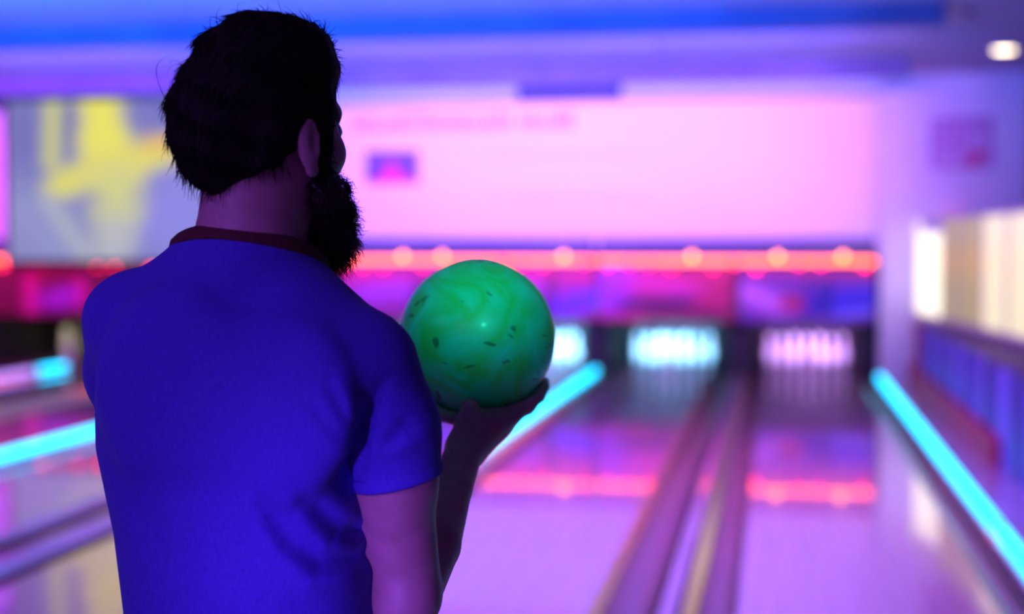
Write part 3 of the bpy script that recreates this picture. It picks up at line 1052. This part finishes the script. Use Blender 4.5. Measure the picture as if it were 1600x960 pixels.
# arms
B.cone(SR, (0.142, -0.044, 1.24), 0.044, 0.0375, 0.03)
B.cone((0.142, -0.044, 1.24), ER, 0.0375, 0.037, 0.03)
B.ell((0.140, -0.050, 1.255), (0.034, 0.036, 0.070), None, 0.02)
B.ell((0.149, -0.022, 1.096), (0.032, 0.030, 0.030), None, 0.02)
fa = np.array(WR) - np.array(ER)
m1 = np.array(ER) + fa * 0.30 + np.array((0.004, 0.0, 0.002))
B.chain([ER, m1, np.array(ER) + fa * 0.7, WR], [0.036, 0.0355, 0.0285, 0.0245], 0.004)
SL = (-0.182, 0.068, 1.408)
B.cone(SL, EL, 0.044, 0.038, 0.03)
fl = np.array(WL) - np.array(EL)
B.chain([EL, np.array(EL) + fl * 0.3, np.array(EL) + fl * 0.7, WL], [0.037, 0.037, 0.030, 0.025], 0.004)


def finger(F, a, b, rad, k=0.003):
    pts = [BALL + (BALL_R + r * 0.96) * slerp(np.array(a), np.array(b), t) for t, r in zip((0, 0.42, 0.74, 1.0), rad)]
    F.chain(pts, rad, k)
    for p, r in zip(pts[1:3], rad[1:3]):
        F.ell(p, (r * 1.07, r * 1.07, r * 1.07), None, 0.003)


# right hand: palm under the ball, fingers fanning away to the right, thumb up the near side
KN = [(0.42, -0.35, -0.84), (0.36, -0.20, -0.91), (0.28, -0.06, -0.96), (0.18, 0.06, -0.98)]
TP = [(0.80, -0.02, -0.60), (0.80, 0.22, -0.56), (0.68, 0.37, -0.64), (0.50, 0.46, -0.74)]
RD = [(0.0118, 0.0102, 0.0092, 0.0080), (0.0120, 0.0104, 0.0094, 0.0082), (0.0114, 0.0098, 0.0088, 0.0078), (0.0100, 0.0086, 0.0078, 0.0068)]
for a, rd in zip(KN, RD):
    u = np.array(a) / np.linalg.norm(a)
    B.cone(np.array(WR) + np.array((0.002, 0.012, 0.0)), BALL + u * (BALL_R + rd[0]), 0.021, 0.0135, 0.014)
B.ell((0.232, 0.296, 1.262), (0.034, 0.036, 0.020), None, 0.016)
B.ell((0.212, 0.272, 1.250), (0.019, 0.020, 0.026), None, 0.014)
for a, b, rd in zip(KN, TP, RD):
    finger(B, a, b, rd)
B.chain([(0.206, 0.258, 1.240), (0.210, 0.274, 1.266), (0.2125, 0.2835, 1.285)], [0.0185, 0.0145, 0.0125], 0.008)
# left hand: fingers reaching under the ball from the left
KL = [(-0.66, -0.20, -0.72), (-0.68, 0.0, -0.73), (-0.66, 0.20, -0.72), (-0.60, 0.38, -0.70)]
TL = [(-0.10, -0.28, -0.95), (-0.02, -0.06, -1.0), (-0.05, 0.16, -0.98), (-0.14, 0.36, -0.92)]
for a, rd in zip(KL, RD):
    u = np.array(a) / np.linalg.norm(a)
    B.cone(np.array(WL), BALL + u * (BALL_R + rd[0]), 0.022, 0.0135, 0.014)
B.ell((0.085, 0.360, 1.262), (0.040, 0.034, 0.018), None, 0.014)
for a, b, rd in zip(KL, TL, RD):
    finger(B, a, b, rd)
B.chain([(0.055, 0.335, 1.265), (0.097, 0.320, 1.300), (0.120, 0.318, 1.338)], [0.017, 0.0130, 0.0105], 0.008)
B.ell(BALL, (BALL_R + 0.0006,) * 3, None, 0.0, 'cut')
V, F = B.surface()
mesh_np('body', V, F, M['skin'], man)
del B
for s in (-1, 1):
    e = lathe('eye', [(0, -0.0115)] + [(0.0115 * math.cos(a), 0.0115 * math.sin(a)) for a in np.linspace(-1.3, 1.3, 9)] + [(0, 0.0115)], M['eye'], man, seg=16)
    e.location = H(s * 0.031, 0.079, 1.632)
    ir = lathe('iris', [(0, 0.0), (0.0056, -0.0004), (0.0052, 0.0012), (0, 0.0020)], M['hair'], e, seg=14)
    ir.location = hf * 0.0106
    ir.rotation_euler = Vector(hf).to_track_quat('Z', 'Y').to_euler()

# --- the t-shirt
S = Field((-0.30, -0.18, 0.84), (0.24, 0.36, 1.55), 0.0036)
trunk(S, 0.0, 0.0, 0.80)
S.cone((-0.045, -0.006, 1.462), (-0.160, 0.058, 1.416), 0.060, 0.056, 0.04)
S.cone((-0.020, -0.012, 1.452), (0.094, -0.060, 1.375), 0.061, 0.056, 0.04)
S.cone((-0.030, -0.006, 1.470), (-0.028, -0.002, 1.530), 0.066, 0.060, 0.02)
S.ell((-0.100, -0.075, 1.36), (0.090, 0.040, 0.090), [br, bf, hz], 0.05)
S.ell((0.030, -0.115, 1.33), (0.080, 0.035, 0.085), [br, bf, hz], 0.05)
S.cone((0.108, -0.066, 1.366), (0.124, -0.056, 1.320), 0.059, 0.050, 0.020)
S.cone((-0.180, 0.066, 1.412), (-0.196, 0.120, 1.350), 0.056, 0.050, 0.018)
# drape: soft folds (start, end, width, height)
FOLD = [((0.0919, 1.3592), (0.1109, 1.3042), 0.006, 0.0035),
        ((0.083, 1.3531), (0.1068, 1.3014), 0.006, -0.0035),
        ((0.0749, 1.3463), (0.1028, 1.2994), 0.007, 0.004),
        ((0.0674, 1.3327), (0.1021, 1.2919), 0.007, -0.0035),
        ((0.062, 1.3212), (0.1007, 1.2872), 0.008, 0.0035),
        ((0.1388, 1.3123), (0.1157, 1.2702), 0.008, 0.004),
        ((0.1538, 1.3069), (0.1184, 1.2742), 0.007, -0.0035),
        ((0.1728, 1.2953), (0.1218, 1.277), 0.007, 0.0035),
        ((0.132, 1.3531), (0.1143, 1.3123), 0.007, -0.003),
        ((0.1136, 1.3259), (0.1089, 1.2613), 0.005, -0.005),
        ((-0.006, 1.2232), (0.0198, 1.1763), 0.01, 0.0045),
        ((0.0198, 1.1763), (0.0538, 1.1437), 0.01, 0.0045),
        ((0.0538, 1.1437), (0.1062, 1.1396), 0.01, 0.0045),
        ((0.0042, 1.2239), (0.03, 1.1831), 0.009, -0.004),
        ((0.03, 1.1831), (0.064, 1.1559), 0.009, -0.004),
        ((0.064, 1.1573), (0.1048, 1.1539), 0.009, -0.005),
        ((0.0382, 1.2273), (0.0708, 1.1804), 0.01, 0.0045),
        ((0.0708, 1.1804), (0.1021, 1.1722), 0.009, 0.004),
        ((0.0504, 1.2307), (0.081, 1.1899), 0.009, -0.004),
        ((0.081, 1.1886), (0.1048, 1.1818), 0.008, -0.005),
        ((0.064, 1.2375), (0.1034, 1.2001), 0.01, 0.004),
        ((-0.157, 1.1967), (-0.1128, 1.1287), 0.014, 0.004),
        ((-0.14, 1.2035), (-0.0924, 1.1151), 0.014, -0.004),
        ((-0.0516, 1.1219), (0.0096, 1.1117), 0.014, 0.004),
        ((-0.1672, 1.2919), (-0.1298, 1.2307), 0.016, 0.003),
        ((-0.1128, 1.4551), (-0.0516, 1.4687), 0.02, 0.002),
        ((0.0504, 1.4415), (0.1048, 1.3803), 0.02, 0.0025)]


def fold(S, a, b, w, am):
    """a soft crease across the back of the cloth from a to b (x, z)"""
    a, b = np.array(a), np.array(b)
    lo, hi = np.minimum(a, b) - 3.2 * w, np.maximum(a, b) + 3.2 * w
    sl, X, Y, Z = S.sub((lo[0], -0.20, lo[1]), (hi[0], 0.0, hi[1]))
    ab = b - a
    t = np.clip(((X - a[0]) * ab[0] + (Z - a[1]) * ab[1]) / float(ab @ ab), 0, 1)
    d2 = (X - a[0] - t * ab[0]) ** 2 + (Z - a[1] - t * ab[1]) ** 2 + 0 * Y
    S.d[sl] -= (am * 1.4 * np.exp(-d2 / (2 * w * w)) * (0.35 + 0.65 * np.sin(math.pi * np.clip(t, 0.1, 0.9)))).astype(np.float32)


def cloth(name, S, cuts, parent):
    for f in FOLD:
        fold(S, *f)
    V, F = S.surface()
    bm = bmesh.new()
    vv = [bm.verts.new(v) for v in V]
    for f in F:
        try:
            bm.faces.new([vv[i] for i in f])
        except ValueError:
            pass
    for (co, no, test) in cuts:
        g = [f for f in bm.faces if test(f.calc_center_median())]
        es = {e for f in g for e in f.edges}
        vs = {v for f in g for v in f.verts}
        bmesh.ops.bisect_plane(bm, geom=g + list(es) + list(vs), plane_co=co, plane_no=no, clear_outer=True)
    bmesh.ops.delete(bm, geom=[v for v in bm.verts if not v.link_faces], context='VERTS')
    o = finish(name, bm, M['shirt'], parent, True)
    so = o.modifiers.new('cloth', 'SOLIDIFY')
    so.thickness = 0.003
    so.offset = -1
    return o


ANY = lambda c: True
NECK_CO, NECK_NO = Vector((-0.036, -0.01, 1.494)), Vector((0.14, 0.25, 1.0)).normalized()
shirt = cloth('t_shirt', S, [(NECK_CO, NECK_NO, lambda c: c.z > 1.40), (Vector((0, 0, 0.90)), Vector((0, 0, -1)), lambda c: c.z < 0.95)], man)
S = Field((0.02, -0.18, 1.10), (0.24, 0.06, 1.47), 0.0032)
S.cone((0.107, -0.066, 1.366), (0.133, -0.054, 1.300), 0.0605, 0.0530, 0.0)
S.cone((0.133, -0.054, 1.300), (0.151, -0.042, 1.195), 0.0525, 0.0475, 0.02)
SLEEVE_R = (Vector((0.150, -0.045, 1.243)), Vector((0.22, 0.10, -1.0)).normalized())
sleeve_r = cloth('sleeve', S, [(*SLEEVE_R, ANY)], shirt)
S = Field((-0.30, -0.02, 1.16), (-0.08, 0.34, 1.50), 0.0032)
S.cone((-0.180, 0.066, 1.412), (-0.198, 0.135, 1.345), 0.057, 0.054, 0.0)
S.cone((-0.198, 0.135, 1.345), (-0.205, 0.225, 1.255), 0.054, 0.053, 0.02)
SLEEVE_L = (Vector((-0.203, 0.190, 1.290)), Vector((0.0, 0.68, -0.73)).normalized())
sleeve_l = cloth('sleeve', S, [(*SLEEVE_L, ANY)], shirt)
del S


def ring_band(name, pts, out, width, thick, m, parent, up):
    """closed band through pts; out = outward normals, up = direction of its width"""
    n = len(pts)
    V, F = [], []
    prof = [(0, 0), (0.5 * thick, 0.15), (thick, 0.5), (0.5 * thick, 0.85), (0, 1), (-0.5 * thick, 0.8), (-0.5 * thick, 0.2)]
    for p, o, u in zip(pts, out, up):
        for (a, b) in prof:
            V.append(p + o * a + u * b * width)
    k = len(prof)
    for i in range(n):
        j = (i + 1) % n
        for q in range(k):
            r = (q + 1) % k
            F.append((i * k + q, j * k + q, j * k + r, i * k + r))
    return mesh_np(name, np.array(V), np.array(F), m, parent)


# neck rib: follows the neckline of the shirt
def loop_of(obj, test):
    me = obj.data
    bm = bmesh.new()
    bm.from_mesh(me)
    es = [e for e in bm.edges if e.is_boundary and test(e.verts[0].co) and test(e.verts[1].co)]
    pts = np.array([v.co[:] for v in {v for e in es for v in e.verts}])
    bm.free()
    return pts


def ordered_ring(pts, axis, n=72):
    """resample a closed boundary by angle about its centre in the plane of axis, smoothed"""
    axis = np.array(axis) / np.linalg.norm(axis)
    c = pts.mean(0)
    u = np.cross(axis, (0.3, 0.9, 0.1))
    u /= np.linalg.norm(u)
    v = np.cross(axis, u)
    q = pts - c
    ang = np.arctan2(q @ v, q @ u)
    rad = np.hypot(q @ u, q @ v)
    hgt = q @ axis
    o = np.argsort(ang)
    ang, rad, hgt = ang[o], rad[o], hgt[o]
    th = np.linspace(-math.pi, math.pi, n, endpoint=False)
    a3 = np.concatenate([ang - 2 * math.pi, ang, ang + 2 * math.pi])
    rr = np.interp(th, a3, np.tile(rad, 3))
    hh = np.interp(th, a3, np.tile(hgt, 3))
    for _ in range(4):
        rr = (np.roll(rr, 1) + 2 * rr + np.roll(rr, -1)) / 4
        hh = (np.roll(hh, 1) + 2 * hh + np.roll(hh, -1)) / 4
    out = np.cos(th)[:, None] * u + np.sin(th)[:, None] * v
    P = c + out * rr[:, None] + axis * hh[:, None]
    return P, out, axis


ps = loop_of(shirt, lambda c: c.z > 1.42 and abs(c.x + 0.036) < 0.13)
if len(ps) > 8:
    P, out, ax = ordered_ring(ps, NECK_NO)
    up = [ax * 0.93 - o * 0.36 for o in out]
    ring_band('collar', P - 0.004 * ax + out * 0.0005, out, 0.021, 0.0045, M['collar'], man, up)
for sv, (co, no) in ((sleeve_r, SLEEVE_R), (sleeve_l, SLEEVE_L)):
    ps = loop_of(sv, lambda c: abs((c - co).dot(no)) < 0.002)
    P, out, ax = ordered_ring(ps, no)
    ring_band('sleeve_hem', P + 0.0005 * ax + out * 0.0003, out, 0.016, 0.0016, M['shirt'], shirt, [-ax] * len(P))

# --- trousers and shoes
T = Field((-0.30, -0.20, 0.04), (0.22, 0.24, 1.0), 0.009)
T.ell((-0.036, 0.015, 0.90), (0.158, 0.118, 0.12), [br, bf, hz], 0.03)
for s, fx, fy in ((-1, -0.02, 0.0), (1, 0.02, -0.01)):
    hip = np.array((-0.036, 0.015, 0.86)) + br * s * 0.080
    knee = np.array((-0.036 + fx, 0.03 + fy, 0.48)) + br * s * 0.095
    ank = np.array((-0.036 + fx, 0.0 + fy, 0.09)) + br * s * 0.105
    T.chain([hip, knee, ank], [0.092, 0.068, 0.060], 0.03)
sl, X, Y, Z = T.sub((-1, -1, 0), (1, 1, 0.14))
T.d[sl] = np.maximum(T.d[sl], 0.075 - Z)
sl, X, Y, Z = T.sub((-1, -1, 0.9), (1, 1, 1.1))
T.d[sl] = np.maximum(T.d[sl], Z - 0.985)
V, F = T.surface()
mesh_np('trousers', V, F, M['denim'], man)
for s, fx, fy in ((-1, -0.02, 0.0), (1, 0.02, -0.01)):
    an = np.array((-0.036 + fx, 0.0 + fy, 0.0)) + br * s * 0.105
    Q = Field(an + np.array((-0.18, -0.20, -0.02)), an + np.array((0.22, 0.26, 0.16)), 0.006)
    fd = bf * 0.97 + br * s * 0.2
    fd /= np.linalg.norm(fd)
    Q.ell(an + fd * 0.0 + (0, 0, 0.052), (0.043, 0.060, 0.055), [np.cross(fd, hz), fd, hz], 0.02)
    Q.ell(an + fd * 0.09 + (0, 0, 0.040), (0.048, 0.095, 0.040), [np.cross(fd, hz), fd, hz], 0.03)
    Q.cone(an + np.array((0, 0, 0.05)), an + np.array((0, 0, 0.10)), 0.045, 0.047, 0.02)
    sl, X, Y, Z = Q.sub((-9, -9, -9), (9, 9, 9))
    Q.d[sl] = np.maximum(Q.d[sl], 0.020 - Z)
    V, F = Q.surface()
    sh = mesh_np('shoe', V, F, M['shoe'], man)
    Q = Field(an + np.array((-0.18, -0.20, -0.02)), an + np.array((0.22, 0.26, 0.10)), 0.006)
    Q.ell(an + fd * 0.0 + (0, 0, 0.012), (0.046, 0.064, 0.050), [np.cross(fd, hz), fd, hz], 0.0)
    Q.ell(an + fd * 0.09 + (0, 0, 0.012), (0.050, 0.100, 0.050), [np.cross(fd, hz), fd, hz], 0.03)
    sl, X, Y, Z = Q.sub((-9, -9, -9), (9, 9, 9))
    Q.d[sl] = np.maximum(np.maximum(Q.d[sl], 0.0005 - Z), Z - 0.021)
    V, F = Q.surface()
    mesh_np('sole', V, F, M['sole'], sh)


# --- hair and beard: a dense base shape and single strands growing from it
def strands(P, dirs, lens, r0, nseg, curl, curl_n, bend, jit, rg):
    """tapered three-sided strands; bend pulls the direction along the way"""
    N = len(P)
    pts = np.zeros((N, nseg + 1, 3))
    pts[:, 0] = P
    d = dirs / np.linalg.norm(dirs, axis=1)[:, None]
    ph = rg.uniform(0, 6.28, N)
    a = np.cross(d, rg.normal(size=(N, 3)))
    a /= np.linalg.norm(a, axis=1)[:, None] + 1e-9
    b = np.cross(d, a)
    step = (lens / nseg)[:, None]
    base = P.copy()
    for i in range(nseg):
        d = d + bend * (1.0 / nseg) + rg.normal(size=(N, 3)) * jit
        d /= np.linalg.norm(d, axis=1)[:, None]
        base = base + d * step
        t = (i + 1) / nseg
        w = (curl * min(1, t * 1.6))[:, None] if hasattr(curl, '__len__') else curl * min(1, t * 1.6)
        pts[:, i + 1] = base + w * (np.cos(ph + t * curl_n)[:, None] * a + np.sin(ph + t * curl_n)[:, None] * b)
    tan = np.gradient(pts, axis=1)
    tan /= np.linalg.norm(tan, axis=2)[..., None] + 1e-12
    ref = np.broadcast_to(a[:, None, :], tan.shape)
    s1 = np.cross(tan, ref)
    s1 /= np.linalg.norm(s1, axis=2)[..., None] + 1e-9
    s2 = np.cross(tan, s1)
    rad = r0 * (1 - 0.8 * np.linspace(0, 1, nseg + 1) ** 1.5)
    ring = []
    for k in range(3):
        an = 2 * math.pi * k / 3
        ring.append(pts + (math.cos(an) * s1 + math.sin(an) * s2) * rad[None, :, None])
    Vv = np.stack(ring, 2).reshape(-1, 3)
    base_i = (np.arange(N) * (nseg + 1) * 3)[:, None, None]
    i = (np.arange(nseg) * 3)[None, :, None]
    k = np.arange(3)[None, None, :]
    k2 = (k + 1) % 3
    Ff = np.stack([base_i + i + k, base_i + i + k2, base_i + i + 3 + k2, base_i + i + 3 + k], -1).reshape(-1, 4)
    return Vv, Ff


def sample(V, F, n, rg, keep):
    q = rg.integers(0, len(F), n * 3)
    w = rg.dirichlet(np.ones(4), len(q))
    P = (V[F[q]] * w[..., None]).sum(1)
    e1 = V[F[q, 2]] - V[F[q, 0]]
    e2 = V[F[q, 3]] - V[F[q, 1]]
    N = np.cross(e1, e2)
    N /= np.linalg.norm(N, axis=1)[:, None] + 1e-12
    m = keep(P, N)
    return P[m][:n], N[m][:n]


def headspace(P):
    q = P - HC
    return q @ hr, q @ hf, P[:, 2]


G = Field((-0.17, -0.17, 1.50), (0.14, 0.15, 1.80), 0.0032)
G.ell(H(0, -0.006, 1.660), (0.080, 0.096, 0.092), HAX, 0.0)
G.ell(H(0.003, 0.004, 1.702), (0.076, 0.080, 0.058), HAX, 0.02)
G.ell((-0.054, -0.036, 1.640), (0.058, 0.055, 0.066), None, 0.020)
G.ell(H(0.00, 0.050, 1.718), (0.045, 0.034, 0.036), HAX, 0.025)
G.cone((-0.045, -0.028, 1.61), (-0.026, -0.018, 1.572), 0.058, 0.048, 0.02)
for s in (-1, 1):
    G.cone(H(s * 0.060, -0.034, 1.640), H(s * 0.046, -0.046, 1.588), 0.021, 0.015, 0.015)
    G.cone(H(s * 0.068, 0.020, 1.66), H(s * 0.067, 0.022, 1.585), 0.014, 0.011, 0.012)
# leave the face, ears and neck free
sl, X, Y, Z = G.sub((-9, -9, -9), (9, 9, 9))
qx, qy = X - HC[0], Y - HC[1]
U = qx * hr[0] + qy * hr[1]
W = qx * hf[0] + qy * hf[1]
face = np.maximum(0.046 + 0.35 * np.clip(Z - 1.655, 0, 1) - W, Z - 1.692)     # inside (<0): ahead of the temples and below the hairline
G.d[sl] = np.maximum(G.d[sl], -face)
nape = 1.556 + 0.50 * np.clip(U, 0, 1) + 0.2 * np.clip(-U, 0, 1) + 0.10 * np.clip(W + 0.06, 0, 1)
G.d[sl] = np.maximum(G.d[sl], nape - Z + np.where(W > -0.0, -0.06, 0) * (np.abs(U) > 0.055))
for s in (-1, 1):
    G.ell(H(s * 0.084, -0.006, 1.600), (0.024, 0.015, 0.026), HAX, 0.004, 'cut')
wav = 0.0016 * np.sin(90 * U + 40 * Z) * np.sin(70 * W + 20) + 0.0012 * np.sin(160 * Z + 60 * U)
G.d[sl] += wav.astype(np.float32)
HV, HF = G.surface()
hair = mesh_np('hair', HV, HF, M['hair'], man)
rg = np.random.default_rng(3)
P, N = sample(HV, HF, 7000, rg, lambda p, n: (p[:, 2] > 1.545))
u, w, z = headspace(P)
flow = (-hf[None, :] * 0.75 - hz[None, :] * (0.25 + 1.6 * np.clip(1.70 - z, 0, 0.2) * 5)[:, None] + hr[None, :] * (0.2 * np.sign(u) * np.clip(np.abs(u) * 12, 0, 1))[:, None])
flow -= N * (flow * N).sum(1)[:, None]
flow /= np.linalg.norm(flow, axis=1)[:, None] + 1e-9
dirs = flow + N * rg.uniform(0.02, 0.20, len(P))[:, None] + rg.normal(size=P.shape) * 0.10
lens = rg.uniform(0.014, 0.034, len(P)) * np.where(P[:, 2] < 1.61, 0.6, 1.0)
bend = -N * 0.35 + flow * 0.2
SV, SF = strands(P - N * 0.001, dirs, lens, 0.00055, 6, 0.0008, 3.0, bend, 0.05, rg)
# nape and crown tufts, and a few loose flyaways
P2, N2 = sample(HV, HF, 900, rg, lambda p, n: (p[:, 2] < 1.60) & (n[:, 1] < 0.5))
d2 = np.tile(-hz * 1.0, (len(P2), 1)) + N2 * 0.12 + rg.normal(size=P2.shape) * 0.16
SV2, SF2 = strands(P2, d2, rg.uniform(0.007, 0.024, len(P2)), 0.0006, 5, 0.0006, 3, -hz * 0.2 + N2 * 0.1, 0.06, rg)
P3, N3 = sample(HV, HF, 170, rg, lambda p, n: (p[:, 2] > 1.735))
d3 = N3 * 0.75 + np.tile(-hf * 0.4 + hr * 0.3, (len(P3), 1)) + rg.normal(size=P3.shape) * 0.35
SV3, SF3 = strands(P3, d3, rg.uniform(0.010, 0.026, len(P3)), 0.0005, 6, 0.001, 4, -N3 * 1.3, 0.08, rg)
P4, N4 = sample(HV, HF, 60, rg, lambda p, n: (n[:, 0] < -0.3) & (p[:, 2] > 1.60))
d4 = N4 * 0.9 + hz * 0.5 + rg.normal(size=P4.shape) * 0.3
SV4, SF4 = strands(P4, d4, rg.uniform(0.015, 0.03, len(P4)), 0.0003, 8, 0.0004, 2, -hz * 1.8 - N4 * 1.2, 0.05, rg)
allv, allf, off = [], [], 0
for a, b in ((SV, SF), (SV2, SF2), (SV3, SF3), (SV4, SF4)):
    allv.append(a)
    allf.append(b + off)
    off += len(a)
# one long loose loop at the back of the crown
tt = np.linspace(0, 1, 24)
loop = np.stack([-0.098 - 0.027 * np.sin(math.pi * tt) ** 0.8, np.full(24, -0.03), 1.712 - 0.075 * tt + 0.018 * np.sin(math.pi * tt)], 1)
ring = np.stack([loop + 0.0004 * np.array((math.cos(a), math.sin(a), 0.3 * math.cos(a))) for a in (0, 2.1, 4.2)], 1).reshape(-1, 3)
i = (np.arange(23) * 3)[:, None]
k = np.arange(3)[None, :]
fr = np.stack([i + k, i + (k + 1) % 3, i + 3 + (k + 1) % 3, i + 3 + k], -1).reshape(-1, 4)
allv.append(ring)
allf.append(fr + off)
st = mesh_np('hair_strands', np.vstack(allv), np.vstack(allf), M['hair'], hair)
st['kind'] = 'stuff'

D = Field((-0.11, -0.08, 1.42), (0.16, 0.18, 1.64), 0.0032)
D.ell(H(0, 0.061, 1.537), (0.058, 0.050, 0.046), HAX, 0.0)
D.ell(H(0.004, 0.084, 1.510), (0.046, 0.040, 0.044), HAX, 0.02)
for s in (-1, 1):
    D.chain([H(s * 0.067, 0.018, 1.600), H(s * 0.060, 0.034, 1.560), H(s * 0.040, 0.066, 1.535)], [0.009, 0.019, 0.026], 0.012)
    D.cone(H(s * 0.004, 0.100, 1.586), H(s * 0.034, 0.090, 1.568), 0.007, 0.010, 0.008)
D.ell(H(0, 0.105, 1.560), (0.017, 0.020, 0.007), HAX, 0.003, 'cut')
sl, X, Y, Z = D.sub((-9, -9, -9), (9, 9, 9))
D.d[sl] += (0.0022 * np.sin(190 * X + 70 * Z) * np.sin(170 * Y + 120 * Z) + 0.0012 * np.sin(330 * Z + 200 * X)).astype(np.float32)
BV, BF = D.surface()
beard = mesh_np('beard', BV, BF, M['beard'], man)
P, N = sample(BV, BF, 6500, rg, lambda p, n: np.ones(len(p), bool))
low = np.clip((1.57 - P[:, 2]) / 0.08, 0, 1)
dirs = N * 0.85 - hz * (0.30 + 0.4 * low)[:, None] + rg.normal(size=P.shape) * 0.42
lens = rg.uniform(0.007, 0.014, len(P)) + low * rg.uniform(0.002, 0.015, len(P))
SV, SF = strands(P - N * 0.001, dirs, lens, 0.00042, 7, 0.0022 * rg.uniform(0.3, 1.2, len(P)), 8.5, -hz * 0.7 - N * 0.3, 0.16, rg)
st = mesh_np('beard_strands', SV, SF, M['beard'], beard)
st['kind'] = 'stuff'

# ------------------------------------------------------------------ the ball in his hand
bm = bmesh.new()
bmesh.ops.create_uvsphere(bm, u_segments=96, v_segments=64, radius=BALL_R)
ball = finish('bowling_ball', bm, M['ball'], None, True)
ball.location = man_loc + RIGHT * BALL[0] + AWAY * BALL[1] + Vector((0, 0, BALL[2]))
ball.rotation_euler = (0.4, 0.3, 0.9)
tag(ball, 'green marbled bowling ball with dark flecks resting on the hand of the man', 'bowling ball')
